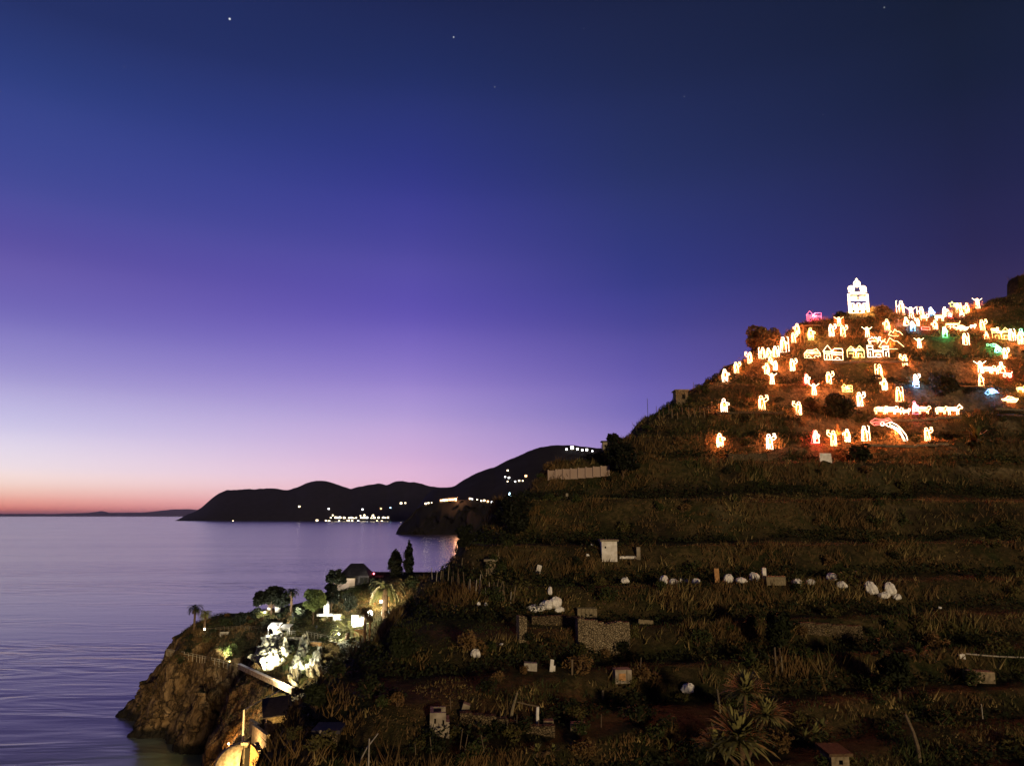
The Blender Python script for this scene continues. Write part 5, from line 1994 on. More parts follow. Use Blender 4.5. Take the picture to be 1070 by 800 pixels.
def spiky(u, v, heads, label, matn='palm_leaf', name='yucca', cat='yucca', dens=55, w=.05, tol=4):
    p = H.place(u, v, tol)
    s = px(1, p)
    t = thing(name, label, cat, p, 0)
    for i, (dx, dz, rr) in enumerate(heads):
        mb = MB()
        vs, fs = rosette(dens, rr * s, 40 + i + int(u), w)
        mb.add([(x + dx * s, y + (i % 2) * .4, z + dz * s) for x, y, z in vs], fs)
        mb.build('leaf_head', M[matn], t)
        mb = MB()
        mb.tube([(0, 0, -.4), (dx * s * .5, (i % 2) * .2, dz * s * .5), (dx * s, (i % 2) * .4, dz * s)], [.16, .12, .10], 7)
        mb.build('stem', M['bark'], t)
    return t


spiky(776, 800, [(-2, 24, 40), (8, 66, 27), (26, 46, 26), (-22, 14, 28)], 'big spiky yucca with several heads at the bottom', 'yucca_leaf', dens=190, w=.05)
spiky(852, 772, [(0, 4, 16), (10, 8, 14), (-10, 2, 14)], 'pale agave clump right of the big yucca', 'pale_leaf', 'agave', 'agave', 34, .09)
spiky(1022, 470, [(0, 10, 21)], 'fan of spiky leaves right of the lowest lit terrace', 'palm_leaf', 'yucca', 'yucca', 60)
spiky(876, 462, [(0, 4, 16)], 'spiky plant lit from behind near the red lit figure', 'straw', 'yucca', 'yucca', 40)
spiky(561, 790, [(0, 3, 13), (16, 2, 11)], 'grey green agave clump on the bottom terrace', 'pale_leaf', 'agave', 'agave', 26, .08)
spiky(700, 790, [(0, 4, 15)], 'dim agave left of the big yucca', 'olive', 'agave', 'agave', 34, .07)
spiky(960, 690, [(0, 6, 18)], 'dark spiky tuft on the right lower terrace', 'green', 'yucca', 'yucca', 50)


def htree(u, v, hpx, crpx, label, mname='dark_leaf', shape='round', n=1800, leaf=.16,  trunk=.2, seed=1, dy=0.0):
    p = H.place(u, v, 3) + np.array([0, dy, 0])
    p[2] = float(H.z(p[0], p[1])) if dy else p[2]
    s = px(1, p)
    return tree(p, hpx * s, crpx * s, hpx * s * (1 - trunk), hpx * s * trunk, mname, label, shape, int(n * 1.5), leaf * 1.55, seed=seed)


htree(642, 478, 32, 9, 'dark ragged tree standing on the ridge left of the poles', 'black_leaf', 'round', 1500, .16, .15, 3)
htree(651, 500, 38, 20, 'wide dark bushy tree below the ridge tree', 'black_leaf', 'round', 2600, .17, .1, 4)
htree(800, 368, 30, 20, 'bushy tree on the skyline above the lit figures', 'rust', 'round', 3600, .2, .0, 5)
htree(922, 333, 15, 8, 'small round bush right of the lit church', 'rust', 'round', 900, .14, .15, 6)
htree(878, 333, 9, 7, 'small bush left of the lit church', 'dark_leaf', 'round', 600, .14, .15, 7)
htree(935, 330, 13, 7, 'dark bush behind the left end of the upper crowd', 'dark_leaf', 'round', 700, .14, .15, 17, 3)
htree(900, 488, 20, 16, 'dark bush below the lowest lit terrace', 'dark_leaf', 'round', 1600, .15, .1, 8)
htree(815, 690, 46, 16, 'dark tree standing behind the two weathered posts', 'dark_leaf', 'round', 1900, .15, .25, 9)
htree(875, 440, 26, 20, 'dark shrub mass filling the hollow under the orange hut', 'dark_leaf', 'round', 2200, .16, .1, 12)
htree(985, 415, 26, 16, 'dark shrub on the unlit slope left of the travelling group', 'dark_leaf', 'round', 1600, .16, .1, 13)
htree(540, 560, 40, 24, 'dark leafy tree at the cliff top above the cove', 'black_leaf', 'round', 2600, .16, .12, 14)
htree(487, 575, 26, 12, 'small dark tree on the cliff edge by the water', 'black_leaf', 'round', 1500, .14, .15, 15)
htree(330, 745, 26, 16, 'dark bush on the lower left cliff edge', 'dark_leaf', 'round', 1600, .11, .1, 19)
htree(420, 690, 34, 22, 'dark leafy bush on the slope facing the headland', 'dark_leaf', 'round', 2200, .11, .1, 20)
htree(940, 730, 44, 22, 'dark tree on the lower right slope', 'dark_leaf', 'round', 2200, .12, .2, 21)

# ------------------------------------------------------------------ things on the headland
def pp(u, v, tol=3):
    return P.place(u, v, tol)


def ptree(u, v, hpx, crpx, label, mname='dark_leaf', shape='round', n=2200, leaf=.36, trunk=.3, seed=1, name='tree', cat='tree', tol=3):
    p = pp(u, v, tol)
    s = px(1, p)
    return tree(p, hpx * s, crpx * s, hpx * s * (1 - trunk), hpx * s * trunk, mname, label, shape, n, leaf, seed=seed, name=name, cat=cat)


def ppalm(u, v, hpx, lpx, label, seed, leafm='palm_leaf', trunkm='bark', tr=.22, fr=34, droop=1.35, up=.75, skirt=True, tol=3, width=.8, lean=(0, 0)):
    p = pp(u, v, tol)
    s = px(1, p)
    return palm(p, hpx * s, tr, fr, lpx * s, droop, width, label, leafm, trunkm, seed, skirt=skirt, up=up, lean=lean)


ppalm(202.5, 659, 22, 11, 'dark fan palm at the seaward tip of the headland', 1, 'dark_leaf', tr=.3, width=.6)
ppalm(213.5, 659, 17, 10, 'paler lit palm right of the dark one at the tip', 2, 'pale_leaf', tr=.28, width=.6)
ppalm(304, 640, 21, 11, 'palm standing right of the umbrella pine', 3, 'dark_leaf', tr=.3, width=.6)
ptree(283, 645, 31, 19, 'broad dark umbrella pine on the headland', 'black_leaf', 'umbrella', 5200, .5, .36, 2, 'umbrella_pine', 'pine')
ptree(327, 652, 37, 14, 'round tree lit from below left of the white shrine', 'hedge_leaf', 'round', 3900, .42, .36, 3)
ptree(346, 640, 30, 9, 'dark bushy tree behind the white shrine', 'black_leaf', 'round', 2700, .42, .2, 4)
ptree(350, 622, 32, 10, 'dark tree against the left side of the house', 'black_leaf', 'umbrella', 3300, .42, .3, 5)
ptree(391, 628, 26, 7, 'dark tree at the right corner of the house', 'black_leaf', 'round', 2250, .42, .15, 6)
ptree(413, 602, 29, 7.2, 'shorter rounded cypress of the pair by the cemetery wall', 'black_leaf', 'column', 4200, .42, .03, 7, 'cypress', 'cypress')
ptree(427, 600, 37, 5.0, 'taller pointed cypress of the pair by the cemetery wall', 'black_leaf', 'column', 4200, .38, .03, 8, 'cypress', 'cypress')
ptree(250, 654, 12, 9, 'low dark bush on the headland edge between palms and pine', 'black_leaf', 'round', 1200, .4, .1, 9, 'bush', 'bush')
ptree(234, 655, 10, 6, 'rounded bush behind the stone bench', 'dark_leaf', 'round', 900, .4, .1, 10, 'bush', 'bush')
ptree(268, 646, 10, 8, 'dark bush left of the umbrella pine trunk', 'black_leaf', 'round', 900, .4, .1, 11, 'bush', 'bush')
ptree(312, 646, 11, 8, 'dark bush between the palm and the lit tree', 'black_leaf', 'round', 900, .4, .1, 12, 'bush', 'bush')
ptree(365, 640, 20, 9, 'dark bush under the house balcony', 'black_leaf', 'round', 1500, .4, .1, 13, 'bush', 'bush')
ppalm(402, 645, 28, 24, 'large feathery date palm right of the house', 14, 'pale_leaf', tr=.7, fr=46, droop=1.3, up=.75, skirt=False, width=1.1)
ppalm(380.5, 674, 34, 13, 'tall amber lit fan palm in front of the white wall', 15, 'rust', 'orange_wood', tr=.32, fr=30, droop=1.9, width=.7)
ppalm(386, 672, 26, 9, 'slimmer amber lit palm beside the tall fan palm', 16, 'rust', 'orange_wood', tr=.22, fr=18, droop=1.9, width=.6)
ppalm(363, 668, 7, 25, 'low bright feathery palm lit by the floodlight', 17, 'pale_leaf', tr=.5, fr=30, droop=1.0, up=.9, skirt=False, width=1.0)

# house
p = at(369, 640, 244)
zg = float(P.z(p[0], p[1]))
s = px(1, p)
zb = zg
ztop = at(369, 600, 244)[2]
t = thing('cliff_house', 'dark house with a hipped roof and pale balcony on the headland', 'house', (p[0], p[1], zg), 0)
hh = ztop - zg
mb = MB()
mb.box((2 * s, 0, hh / 2 - 1), (30 * s, 8, hh + 2))
mb.build('wall', M['slate'], t)
mb = MB()
W2, D2 = 15 * s, 4.6
mb.add([(2 * s - W2, -D2, hh), (2 * s + W2, -D2, hh), (2 * s + W2, D2, hh), (2 * s - W2, D2, hh), (-4 * s, 0, hh + 11 * s), (9 * s, 0, hh + 11 * s)],
       [(0, 1, 5, 4), (1, 2, 5), (2, 3, 4, 5), (3, 0, 4), (3, 2, 1, 0)])
mb.build('roof', M['slate'], t)
zbal0, zbal1 = at(363, 616.5, 239.4)[2] - zg, at(363, 604, 239.4)[2] - zg
mb = MB()
mb.box((-6 * s, -4.7, (zbal0 + zbal1) / 2), (20 * s, 1.0, zbal1 - zbal0))
bal = mb.build('balcony', M['pink_plaster'], t)
MB().box((-6 * s, -4.7, zbal1 + .12), (21 * s, 1.2, .22)).build('coping', M['stone_pale'], bal)
for x in (-14, -6, 2):
    MB().box((x * s, -4.6, zbal0 / 2), (.5, .5, zbal0)).build('pillar', M['stone_pale'], t)
for x in (10, 14):
    MB().box((x * s, -4.06, hh * .62), (1.1, .12, 1.5)).build('window', M['dark_open'], t)

# cemetery wall with pale pillars
a_, b_ = at(386, 606, 249), at(466, 604, 247)
t = thing('cemetery_wall', 'long dark wall with pale panels behind the cypresses', 'wall', a_, 0)
v_ = b_ - a_
Lw = float(np.hypot(v_[0], v_[1]))
rzw = math.atan2(v_[1], v_[0])
MB().box((v_[0] / 2, v_[1] / 2, .2), (Lw, .6, 5.0), rz=rzw).build('wall', M['slate'], t)
for f in (.13, .45, .58):
    MB().box((v_[0] * f, v_[1] * f - .36, .3), (px(9, a_), .12, 2.6), rz=rzw).build('panel', M['plaster'], t)
p = at(421, 600, 244)
mb = MB()
mb.tube([(0, 0, -3), (0, 0, 7.0)], [.14, .09], 6)
tag(mb.build('flag_pole', M['white_paint'], None, (p[0], p[1], p[2])), 'thin pale pole between the two cypresses', 'pole')


# lamps
def bollard(p, h, label, glowm, color, power, name='garden_lamp', r=.28):
    t = thing(name, label, 'lamp', p, 0)
    MB().tube([(0, 0, -.3), (0, 0, h)], [.08, .06], 6).build('pole', M['dark_metal'], t)
    MB().blob((0, 0, h + r * .8), (2 * r, 2 * r, 2 * r), 0).build('globe', M[glowm], t, smooth=True)
    if power:
        ld = bpy.data.lights.new('lamp_light', 'POINT')
        ld.energy, ld.color, ld.shadow_soft_size = power, color, r
        lo = bpy.data.objects.new('lamp_light', ld)
        COL.objects.link(lo)
        lo.parent = t
        lo.location = (0, -.5, h + r * 2.2)
    return t


def floodlight(p, target, label, color, power, cone=60, name='floodlight', blend=.7, mast=0.0):
    ground_z = p[2]
    p = np.array(p, float) + np.array([0, 0, mast])
    d = Vector(tuple(np.array(target, float) - np.array(p, float)))
    az = math.atan2(d.y, d.x) - math.pi / 2
    t = thing(name, label, 'floodlight', p, az)
    MB().box((0, 0, .3 - mast / 2), (.12, .12, .6 + mast)).build('mast', M['dark_metal'], t)
    MB().box((0, 0, .68), (.6, .3, .42)).build('housing', M['dark_metal'], t)
    MB().box((0, .17, .68), (.5, .03, .34)).build('lens', M['lamp_white'], t)
    ld = bpy.data.lights.new('lamp_light', 'SPOT')
    ld.energy, ld.color = power, color
    ld.spot_size, ld.spot_blend = R(cone), blend
    ld.shadow_soft_size = .2
    lo = bpy.data.objects.new('lamp_light', ld)
    COL.objects.link(lo)
    lo.parent = t
    lo.location = (0, .35, .7)
    dl = Matrix.Rotation(-az, 3, 'Z') @ (d - Vector((0, 0, .7)))
    lo.rotation_euler = dl.to_track_quat('-Z', 'Y').to_euler()
    return t


bollard(pp(213.5, 661), .9, 'small white path lamp below the palms at the tip', 'lamp_white', (1, .9, .7), 60)
bollard(pp(276.5, 645), 1.4, 'small white garden lamp at the foot of the umbrella pine', 'lamp_white', (1, .95, .75), 900, r=.25)
bollard(pp(386, 662), 4.6, 'tall white globe lamp between the amber palms', 'lamp_white', (1, .85, .55), 14000, r=.8, name='post_lamp')
bollard(at(390.5, 601.5, 246), .5, 'tiny red light on the wall right of the house', 'lamp_red', (1, .1, .1), 20, r=.3)
bollard(pp(398, 634), 1.2, 'white garden lamp below the date palm', 'lamp_white', (1, .72, .38), 12000, r=.4)
bollard(pp(361, 634, 2), 2.2, 'white lamp under the house balcony', 'lamp_white', (1, .95, .7), 1500, r=.45)


bollard(pp(354, 668), 1.2, 'added white lamp brightening the low bright palm', 'lamp_white', (1, .97, .8), 5200, r=.25)  # extra lamp put in to light the palm fronds
# floodlit white rocks below the cafe terrace
def rock(us, label, seed, name='pale_rock'):
    """one craggy outcrop standing out of the slope: photo points with a radius give its extent"""
    cs = [(P.hit(u, v), u, v, r_) for u, v, r_ in us]
    x0, x1 = min(c[0][0] for c in cs) - 4, max(c[0][0] for c in cs) + 4
    y0, y1 = min(c[0][1] for c in cs) - 5, max(c[0][1] for c in cs) + 5
    gx_, gy_ = np.meshgrid(np.arange(x0, x1, .22), np.arange(y0, y1, .22))
    z = P.z(gx_, gy_)
    U = 535 + 780 * gx_ / (gy_ * cp + (z - CAMZ) * sp)
    Vv = 400 - 780 * ((z - CAMZ) * cp - gy_ * sp) / (gy_ * cp + (z - CAMZ) * sp)
    d = np.full(z.shape, 9.0)
    for c, u, v, r_ in cs:
        d = np.minimum(d, np.hypot(U - u, Vv - v) / r_)
    d = d + fbm(gx_ / 1.6, gy_ / 1.6 + z / 1.6, 3, seed) * .55
    hgt = np.clip((1.15 - d) * 2.2, -.5, 1.0)
    fx, fz = gx_ + z * .4, z * .9 - gx_ * .3
    h = hgt * 1.5 + (facets(fx, gy_, fz, 1.7, seed + 500) * 1.1 + facets(fx, gy_, fz, .7, seed + 600) * .6) * np.clip(hgt + .2, 0, 1)
    n = np.stack([-(P.z(gx_ + .8, gy_) - P.z(gx_ - .8, gy_)) / 1.6, -(P.z(gx_, gy_ + .8) - P.z(gx_, gy_ - .8)) / 1.6, np.ones_like(z)], -1)
    n /= np.linalg.norm(n, axis=-1, keepdims=True)
    V = np.stack([gx_, gy_, z], -1) + n * h[..., None]
    ny, nx = z.shape
    i = (np.arange(ny - 1)[:, None] * nx + np.arange(nx - 1)[None, :])
    ok = (hgt > -.45)
    ok = ok[:-1, :-1] & ok[1:, :-1] & ok[:-1, 1:] & ok[1:, 1:]
    i = i[ok]
    F_ = np.stack([i, i + 1, i + nx + 1, i + nx], -1)
    used, inv = np.unique(F_, return_inverse=True)
    o0 = cs[0][0]
    o = link(name, np_mesh(name, V.reshape(-1, 3)[used] - o0, inv.reshape(F_.shape), [M['limestone']]), None, tuple(float(q) for q in o0))
    return tag(o, label, 'rock')


rock([(284, 675, 7), (294, 671, 6), (277, 684, 7), (288, 688, 8), (281, 695, 6), (297, 680, 6), (271, 689, 4), (291, 664, 4)], 'largest floodlit white rock outcrop below the cafe', 1)
rock([(318, 676, 5), (314, 686, 5), (312, 696, 5), (309, 706, 5), (308, 714, 4), (320, 670, 3)], 'narrow floodlit rock rib in the middle', 2)
rock([(335, 681, 3), (331, 690, 4), (330, 698, 5), (325, 704, 4), (334, 703, 3)], 'rightmost floodlit rock rib against the dark hill', 3)


def near(p, dx, dy, dz=0.0):
    x, y = p[0] + dx, p[1] + dy
    return np.array([x, y, p_top(x, y) + dz])


q = P.hit(285, 682)
floodlight(near(q, 3, -14), q + np.array([0, 0, .5]), 'floodlight aimed up at the largest white rock', (1, .97, .76), 46000, 62, mast=4.5)
q = P.hit(313, 694)
floodlight(near(q, 2, -13), q, 'floodlight aimed at the middle rock rib', (.93, 1, .78), 17000, 46, mast=4.5)
q = P.hit(330, 695)
floodlight(near(q, -1, -12), q, 'floodlight aimed at the rightmost rock rib', (1, .97, .8), 20000, 44, mast=4.5)
q = pp(327, 640)
floodlight(near(q, -4, -6, 1.0), q + np.array([-2, 0, 3.0]), 'floodlight aimed into the round tree', (1, .97, .72), 36000, 60, mast=1.0)
q = pp(341, 645)
floodlight(near(q, -1, -7, .8), q + np.array([0, 0, 2]), 'floodlight aimed at the white shrine', (1, .98, .9), 11000, 36)
q = pp(372, 655)
floodlight(near(q, -4, -9, 1.4), q + np.array([0, 0, 1.5]), 'floodlight aimed at the white wall behind the palms', (1, .98, .82), 40000, 100, mast=1.5)
q = pp(237, 677)
floodlight(near(q, 3, -6, 1.4), q + np.array([0, 0, .5]), 'floodlight aimed at the green hedge on the headland', (1, 1, .62), 17000, 50, mast=3)
q = pp(290, 659)
floodlight(near(q, 1, -6, .8), q + np.array([0, 0, 1.8]), 'floodlight below the white cafe canopies', (1, .97, .86), 24000, 80, mast=1.5)

HMARKS = [(202, 645, 'the dark tip palm'), (237, 675, 'the floodlit hedge'), (285, 680, 'the largest white rock'), (283, 630, 'the umbrella pine'), (328, 630, 'the round lit tree'),
          (341, 635, 'the white shrine'), (369, 610, 'the cliff house'), (402, 615, 'the date palm'), (375, 648, 'the white wall'), (334, 690, 'the rightmost rock rib'), (293, 655, 'the cafe canopies'),
          (420, 590, 'the cypresses'), (440, 640, 'the headland bank by the hill'), (215, 690, 'the cliff railing')]
HM0 = [q for q in HMARKS if 'rock' in q[2] or 'cafe' in q[2]]
# lit plants
shrub(pp(237, 684), 4.2, 'hedge_leaf', 'bright green floodlit hedge on the headland', k=2, hgt=.9, name='hedge', cat='hedge')
shrub(pp(244, 681), 2.4, 'green', 'small green bush at the right of the floodlit hedge', k=3)
shrub(pp(274, 646), 2.6, 'pale_leaf', 'lit pale green bush left of the pine trunk', k=1)
shrub(pp(350, 684), 2.6, 'straw', 'amber lit bush beside the rightmost white rock', k=4)
shrub(pp(342, 689), 2.0, 'straw', 'small amber lit bush near the rightmost white rock', k=5)
for i_, (u_, v_, z_, k_) in enumerate([(279, 678, .8, 'hedge_leaf'), (290, 681, .7, 'pale_leaf'), (296, 672, .9, 'green'), (287, 694, .9, 'hedge_leaf'), (273, 693, .8, 'green'), (303, 668, 1.0, 'olive'),
                                    (316, 690, .7, 'hedge_leaf'), (322, 678, 1.0, 'green'), (310, 712, .7, 'pale_leaf'), (327, 696, .7, 'hedge_leaf'), (337, 694, .9, 'straw'), (305, 680, 1.2, 'dark_leaf'), (322, 704, 1.1, 'dark_leaf'), (302, 690, 1.3, 'olive'), (344, 680, 1.6, 'straw'), (266, 700, 1.2, 'rust')]):
    h_ = P.hit(u_, v_)
    shrub(h_, z_ * 1.5, k_, describe(u_, v_, z_, {'hedge_leaf': 'bright green', 'pale_leaf': 'pale', 'green': 'green', 'olive': 'olive', 'straw': 'amber', 'dark_leaf': 'dark green', 'rust': 'brown'}[k_], 'rock plant', HM0), 'plants between the floodlit rocks')
shrub(pp(300, 700), 1.6, 'green', 'green tuft between the two white rock outcrops', k=0)
shrub(pp(322, 690), 1.8, 'pale_leaf', 'pale bush growing between the two rock ribs', k=1)
shrub(pp(358, 648), 2.0, 'pale_leaf', 'pale lit bush left of the low bright palm', k=6)
shrub(pp(215, 672), 2.6, 'olive', 'olive bush on the headland slope below the path lamp', k=2)
shrub(pp(260, 668), 2.6, 'rust', 'brown bush left of the largest white rock', k=5)
hb = random.Random(12)
for i in range(90):
    u, v = hb.uniform(182, 470), hb.uniform(625, 700)
    h = P.hit(u, v)
    if h is None or h[2] < 14 or h[1] > 246:
        continue
    k_ = hb.choice(['green', 'olive', 'dark_leaf', 'dark_leaf', 'rust'])
    sz = hb.uniform(1.2, 2.8)
    shrub(h, sz, k_, describe(u, v, sz / 1.4, {'green': 'green', 'olive': 'olive', 'dark_leaf': 'dark green', 'rust': 'brown'}[k_], 'bush', HMARKS), 'low bushes on the headland', hgt=hb.uniform(.6, 1.0))

# cafe canopies
def canopy(u, v, w, label):
    p = pp(u, v + 8)
    s = px(1, p)
    t = thing('canopy', label, 'canopy', p, 0)
    z = 2.4
    mb = MB()
    e, d = w / 2 * s, 1.6
    mb.add([(-e, -d, z), (e, -d, z), (e, d, z + .5), (-e, d, z + .5), (-e, -d, z - .75), (e, -d, z - .75)], [(0, 1, 2, 3), (4, 5, 1, 0)])
    mb.add([(-e, -d + .05, z - .05), (e, -d + .05, z - .05), (e, d, z + .44), (-e, d, z + .44)], [(3, 2, 1, 0)])
    mb.build('awning', M['white_paint'], t)
    for x in (-e + .1, e - .1):
        MB().tube([(x, -d + .15, -.3), (x, -d + .15, z)], .09, 6).build('post', M['white_paint'], t)
    return t


q = pp(292, 664)
bollard(near(q, -.6, -2.5), 3.4, 'small added white lamp brightening the cafe canopies', 'lamp_white', (1, .96, .85), 5200, r=.2, name='post_lamp')  # extra lamp, added so the awnings come out bright
canopy(287.5, 654, 11.5, 'left of two white floodlit cafe canopies')
canopy(299, 656, 10, 'right of two white floodlit cafe canopies')
# white shrine
p = pp(341, 645)
s = px(1, p)
t = thing('shrine', 'white floodlit shrine with a rounded top and broad plinth', 'shrine', p, 0)
MB().box((-1 * s, 0, 2.8 * s), (16 * s, 1.8, 2.2 * s)).box((0, 0, .6 * s), (4 * s, 1.2, 3 * s)).build('plinth', M['white_paint'], t)
mb = MB()
prof_ = [(-2.6, 3.9), (-2.4, 12), (-1.6, 15.5), (0, 17), (1.6, 15.5), (2.4, 12), (2.6, 3.9)]
nP = len(prof_)
mb.add([(x * s, -.5, z * s) for x, z in prof_] + [(x * s, .5, z * s) for x, z in prof_],
       [tuple(range(nP)), tuple(range(2 * nP - 1, nP - 1, -1))] + [(i, i + nP, (i + 1) % nP + nP, (i + 1) % nP) for i in range(nP)])
mb.build('niche_wall', M['white_paint'], t)
MB().box((-.3 * s, -.53, 8.6 * s), (1.2 * s, .05, 3 * s)).build('niche', M['dark_open'], t)
# white garden walls
def gwall(u, v, w, h, label, rz=0.0, matn='white_paint'):
    p = pp(u, v + h / 2)
    s = px(1, p)
    t = thing('garden_wall', label, 'wall', p, rz)
    MB().box((0, 0, h * s / 2 - .3), (w * s, .4, h * s + .6), jit=.05).build('wall', M[matn], t)
    MB().box((0, 0, h * s + .09), (w * s + .1, .55, .16)).build('coping', M['concrete'], t)
    return t


gwall(375, 649, 15, 11, 'white floodlit wall behind the amber palms', .1)
gwall(352.5, 645, 9, 6, 'short white lit wall left of the low bright palm', -.2)
gwall(403, 640, 8, 4, 'small white lit wall piece under the date palm', .3)
gwall(376, 661, 12, 6, 'amber brick base wall under the white wall', .1, 'orange_wood')
gwall(281.5, 637.5, 4.5, 5, 'left small pale wall piece behind the pine trunk', .2)
gwall(290, 637, 5.5, 5, 'right small pale wall piece behind the pine trunk', -.2)
gwall(300, 668, 40, 3, 'low terrace wall under the cafe canopies', 0, 'concrete')
gwall(338, 673, 28, 4, 'reddish terrace wall right of the cafe', -.15, 'orange_wood')
# bench
p = pp(234, 664)
t = thing('stone_bench', 'small pale bench on the headland path', 'bench', p, .1)
MB().box((0, 0, .45), (2.6, .6, .14)).build('seat', M['concrete'], t)
MB().box((0, .3, .85), (2.6, .1, .5)).build('backrest', M['concrete'], t)
for x in (-1, 1):
    MB().box((x, 0, .15), (.2, .5, .5)).build('leg', M['concrete'], t)


# railings
def railing(pts, label, posts, hgt=1.1, field=P, matn='rail_paint', r=.06, tol=2, name='railing'):
    ps = [field.place(u, v, tol) for u, v in pts]
    if field is P:
        cum = np.concatenate([[0], np.cumsum([math.hypot(b[0] - a[0], b[1] - a[1]) for a, b in zip(pts, pts[1:])])])
        fine = np.linspace(0, cum[-1], 40)
        fu, fv = np.interp(fine, cum, [q[0] for q in pts]), np.interp(fine, cum, [q[1] for q in pts])
        hs = [P.hit(a, b) for a, b in zip(fu, fv)]
        dd = np.array([h_[1] if h_ is not None else np.nan for h_ in hs])
        ok_ = ~np.isnan(dd)
        dd = np.interp(fine, fine[ok_], dd[ok_])
        dd = np.convolve(np.pad(dd, 4, mode='edge'), np.ones(9) / 9, mode='valid') - .4
        ps = [at(a, b, c) for a, b, c in zip(fu, fv, dd)]
    d = [0]
    for a, b in zip(ps, ps[1:]):
        d.append(d[-1] + float(np.linalg.norm(b - a)))
    t = thing(name, label, 'railing', ps[0], 0)
    q = []
    for i in range(posts):
        f = d[-1] * i / (posts - 1)
        c = np.array([np.interp(f, d, [p_[k] for p_ in ps]) for k in range(3)])
        q.append(c - ps[0])
    for c in q:
        MB().tube([(c[0], c[1], c[2] - .8), (c[0], c[1], c[2] + hgt)], r, 5).build('post', M[matn], t)
    for z in (hgt * .55, hgt - .04):
        MB().tube([(c[0], c[1], c[2] + z) for c in q], r * .7, 5).build('rail', M[matn], t)
    return t


railing([(174, 682), (195, 686), (215, 690.5), (236, 695), (254, 700)], 'weathered railing along the cliff path of the headland', 30, 1.3)
railing([(300, 663), (322, 664), (350, 670)], 'thin railing in front of the cafe terrace', 14, 1.1, matn='metal')
railing([(215, 660), (250, 657), (283, 659)], 'thin dark railing along the upper headland path', 16, 1.0, matn='wood')

# pale parapet of the path bridge
a_, b_ = at(250, 697, 198), at(306, 723, 168)
t = thing('path_parapet', 'pale parapet of the path descending behind the dark hill', 'wall', a_, 0)
v_ = b_ - a_
mb = MB()
L3 = float(np.linalg.norm(v_[:2]))
dirv = np.array([v_[1], -v_[0]]) / L3
th = .32
vs = []
for f in (0, 1):
    for sgn in (-1, 1):
        for z in (-.3, .8):
            vs.append((v_[0] * f + dirv[0] * th * sgn, v_[1] * f + dirv[1] * th * sgn, v_[2] * f + z))
mb.add(vs, [(0, 1, 3, 2), (4, 6, 7, 5), (0, 4, 5, 1), (2, 3, 7, 6), (1, 5, 7, 3), (0, 2, 6, 4)])
mb.build('wall', M['plaster'], t)
vs = []
for f in (0, 1.003):
    for sgn in (-1, 1):
        for z in (.805, .95):
            vs.append((v_[0] * f + dirv[0] * th * 1.3 * sgn, v_[1] * f + dirv[1] * th * 1.3 * sgn, v_[2] * f + z))
MB().add(vs, [(0, 1, 3, 2), (4, 6, 7, 5), (0, 4, 5, 1), (2, 3, 7, 6), (1, 5, 7, 3), (0, 2, 6, 4)]).build('coping', M['white_paint'], t)
q = at(284, 710, 179)
street_lamp((q[0] + 3.0, q[1] - 9, p_top(q[0] + 3.0, q[1] - 9)), 6.0, 'amber lamp beside the pale path parapet', (1, .80, .45), 13000, math.pi / 2, size=1.2)

# lower path: house, steps, pole with rail, arched wall
p = at(288, 768, 138)
zg = min(p[2], float(P.z(p[0], p[1]))) - .3
t = thing('fisher_house', 'small house with a dark slate roof by the lower path', 'house', (p[0], p[1], p[2]), .35)
s = px(1, p)
MB().box((1 * s, 0, 8 * s), (22 * s, 4.2, 26 * s)).build('wall', M['stone_pale'], t)
mb = MB()
e = 14 * s
mb.add([(-e, -2.8, 20 * s), (e, -2.8, 22 * s), (e, 2.6, 33 * s), (-e, 2.6, 31 * s), (-e, -2.8, 20.9 * s), (e, -2.8, 22.9 * s), (e, 2.6, 34 * s), (-e, 2.6, 32 * s)],
       [(3, 2, 1, 0), (4, 5, 6, 7), (0, 1, 5, 4), (1, 2, 6, 5), (2, 3, 7, 6), (3, 0, 4, 7)])
mb.build('roof', M['slate'], t)
MB().box((-11.2 * s + .1, -.4, 9 * s), (.1, 1.0, 1.8)).build('door', M['wood'], t)
MB().box((3 * s, -2.13, 11 * s), (1.0, .1, 1.2)).build('window', M['dark_open'], t)


def steps_wall(u0, v0, D0, u1, v1, D1, hpx, label, matn, th=.5):
    a, b = at(u0, v0, D0), at(u1, v1, D1)
    t = thing('step_wall', label, 'wall', a, 0)
    v_ = b - a
    h = px(hpx, a)
    n_ = 5
    mb = MB()
    for i in range(n_):
        c = v_ * (i + .5) / n_
        mb.box((c[0], c[1], c[2] - h / 2), (np.hypot(v_[0], v_[1]) / n_ * 1.0, th, h), rz=math.atan2(v_[1], v_[0]))
    mb.build('wall', M[matn], t)
    mb = MB()
    for i in range(n_):
        c = v_ * (i + .5) / n_
        mb.box((c[0], c[1], c[2] + .08), (np.hypot(v_[0], v_[1]) / n_ * 1.02, th * 1.3, .15), rz=math.atan2(v_[1], v_[0]))
    mb.build('coping', M['concrete'], t)
    return t


steps_wall(265, 757, 140, 280, 768, 132, 26, 'stepped stone wall below the slate-roofed house', 'stone_pale')
steps_wall(268, 775, 131, 274, 792, 126, 30, 'lower stepped wall beside the arched wall', 'orange_wood')
steps_wall(262, 752, 146, 270, 757, 143, 12, 'upper short stepped wall left of the slate-roofed house', 'stone_pale')
a_ = at(253.5, 779, 130)
top_ = at(255, 741, 130) - a_
far_ = at(294, 720, 160) - a_
t = thing('handrail', 'pale pole with a long slanted handrail above the lower path', 'handrail', a_, 0)
MB().tube([(0, 0, -2), (0, 0, 0), tuple(top_)], [.22, .2, .14], 7).build('post', M['white_paint'], t)
MB().tube([tuple(top_), tuple(top_ * .5 + far_ * .5), tuple(far_)], .07, 6).build('rail', M['white_paint'], t)
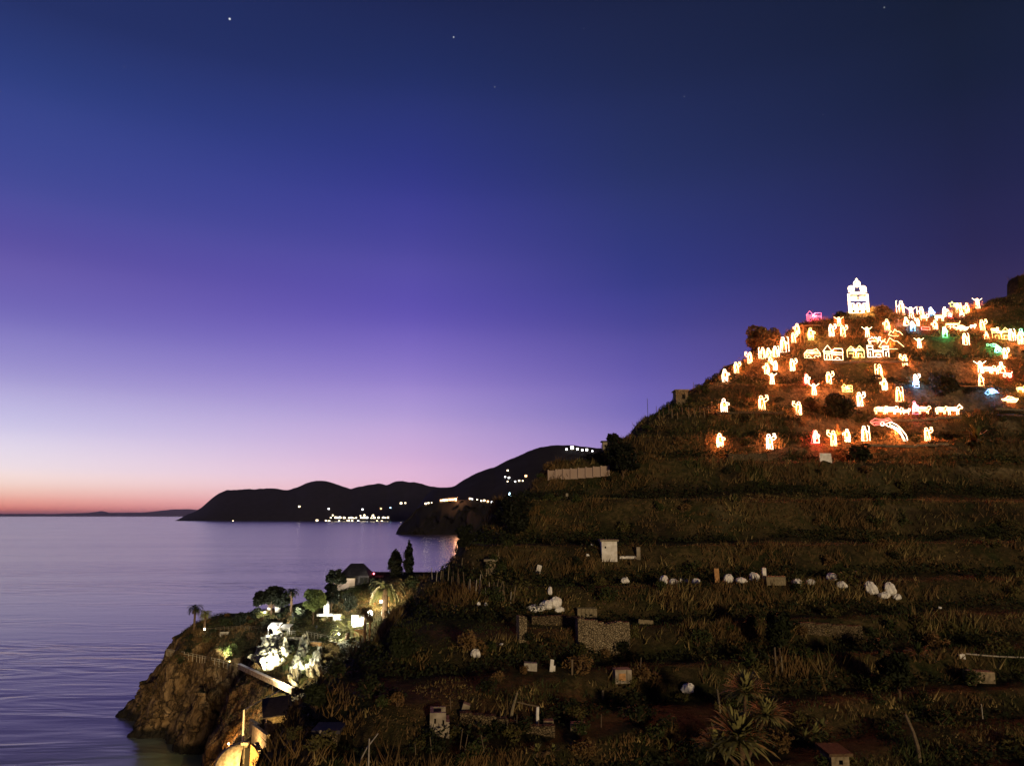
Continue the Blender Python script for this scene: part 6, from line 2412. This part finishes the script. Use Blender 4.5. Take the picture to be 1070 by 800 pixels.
# arched wall
a_ = at(252.5, 806, 127)
s = px(1, a_)
t = thing('arched_wall', 'brightly lit yellow arched wall at the bottom by the lamp', 'wall', a_, 0)
mb = MB()
vs, fs = [], []
na, nb = 10, 12
for i in range(na + 1):
    th = math.pi * .5 * i / na                # from the rim at left up to the crown
    for j in range(nb + 1):
        ph = math.pi * j / nb                 # from the back round to the front
        rr_ = math.sin(math.pi * .5 * (1 - i / na)) if False else math.cos(th)
        vs.append((-30 * s * rr_ * math.sin(ph) ** .9, -16 * s * rr_ * math.cos(ph) * -1 + 1.2, 25 * s * math.sin(th)))
for i in range(na):
    for j in range(nb):
        k = i * (nb + 1) + j
        fs.append((k, k + 1, k + nb + 2, k + nb + 1))
mb.add(vs, fs)
mb.box((-13 * s, 1.2, -8 * s), (28 * s, 5, 16 * s))
mb.build('left_wall', M['plaster'], t)
pr = [(6, 24), (10, 21), (14, 14), (17, 4), (19, -14), (6, -14)]
n_ = len(pr)
mb = MB()
mb.add([(x * s, .6, z * s) for x, z in pr] + [(x * s, 1.4, z * s) for x, z in pr],
       [tuple(range(n_)), tuple(range(2 * n_ - 1, n_ - 1, -1))] + [(i, i + n_, (i + 1) % n_ + n_, (i + 1) % n_) for i in range(n_)])
mb.build('right_wall', M['orange_wood'], t)  # orange colour carries the dimmer light of this half
MB().box((3 * s, 1.1, 3 * s), (6 * s, .3, 34 * s)).build('door', M['dark_open'], t)
MB().box((1.5 * s, .3, 25.5 * s), (7 * s, .8, 2.5 * s)).build('lintel', M['plaster'], t)
q = at(236, 830, 119)
street_lamp((q[0], q[1], q[2] - 2), 4.5, 'amber street lamp at the bottom edge by the arched wall', (1, .62, .2), 26000, 0, size=1.0)
q = P.hit(243, 772) + np.array([.5, -3.5, 0])
q[2] = max(q[2] - 1.0, p_top(q[0], q[1]))
q2 = at(263, 776, 137)
bollard((q2[0], q2[1] - 2.5, q2[2] - 1), .9, 'small added amber lamp brightening the stepped walls', 'lamp_amber', (1, .6, .25), 2600, r=.15, name='fill_lamp')  # extra lamp put in to warm the stepped walls
bollard(q, .9, 'small added amber lamp brightening the rocks by the arched wall', 'lamp_amber', (1, .5, .16), 6500, r=.18, name='fill_lamp')  # extra lamp put in for the orange glow on the rocks


# ------------------------------------------------------------------ the evening air
mb = MB()
mb.box((0, 80000, 295), (260000, 170000, 650))
hm = bpy.data.materials.new('haze_air')
hm.use_nodes = True
ht = hm.node_tree
ht.nodes.clear()
pv = N(ht, 'ShaderNodeVolumePrincipled')
pv.inputs['Color'].default_value = (.86, .78, .95, 1)
pv.inputs['Density'].default_value = 8.0e-6
pv.inputs['Anisotropy'].default_value = .3
hout = N(ht, 'ShaderNodeOutputMaterial')
ht.links.new(pv.outputs[0], hout.inputs['Volume'])
hz = mb.build('haze', hm)
tag(hz, 'thin violet evening haze over the sea', 'haze', kind='stuff')
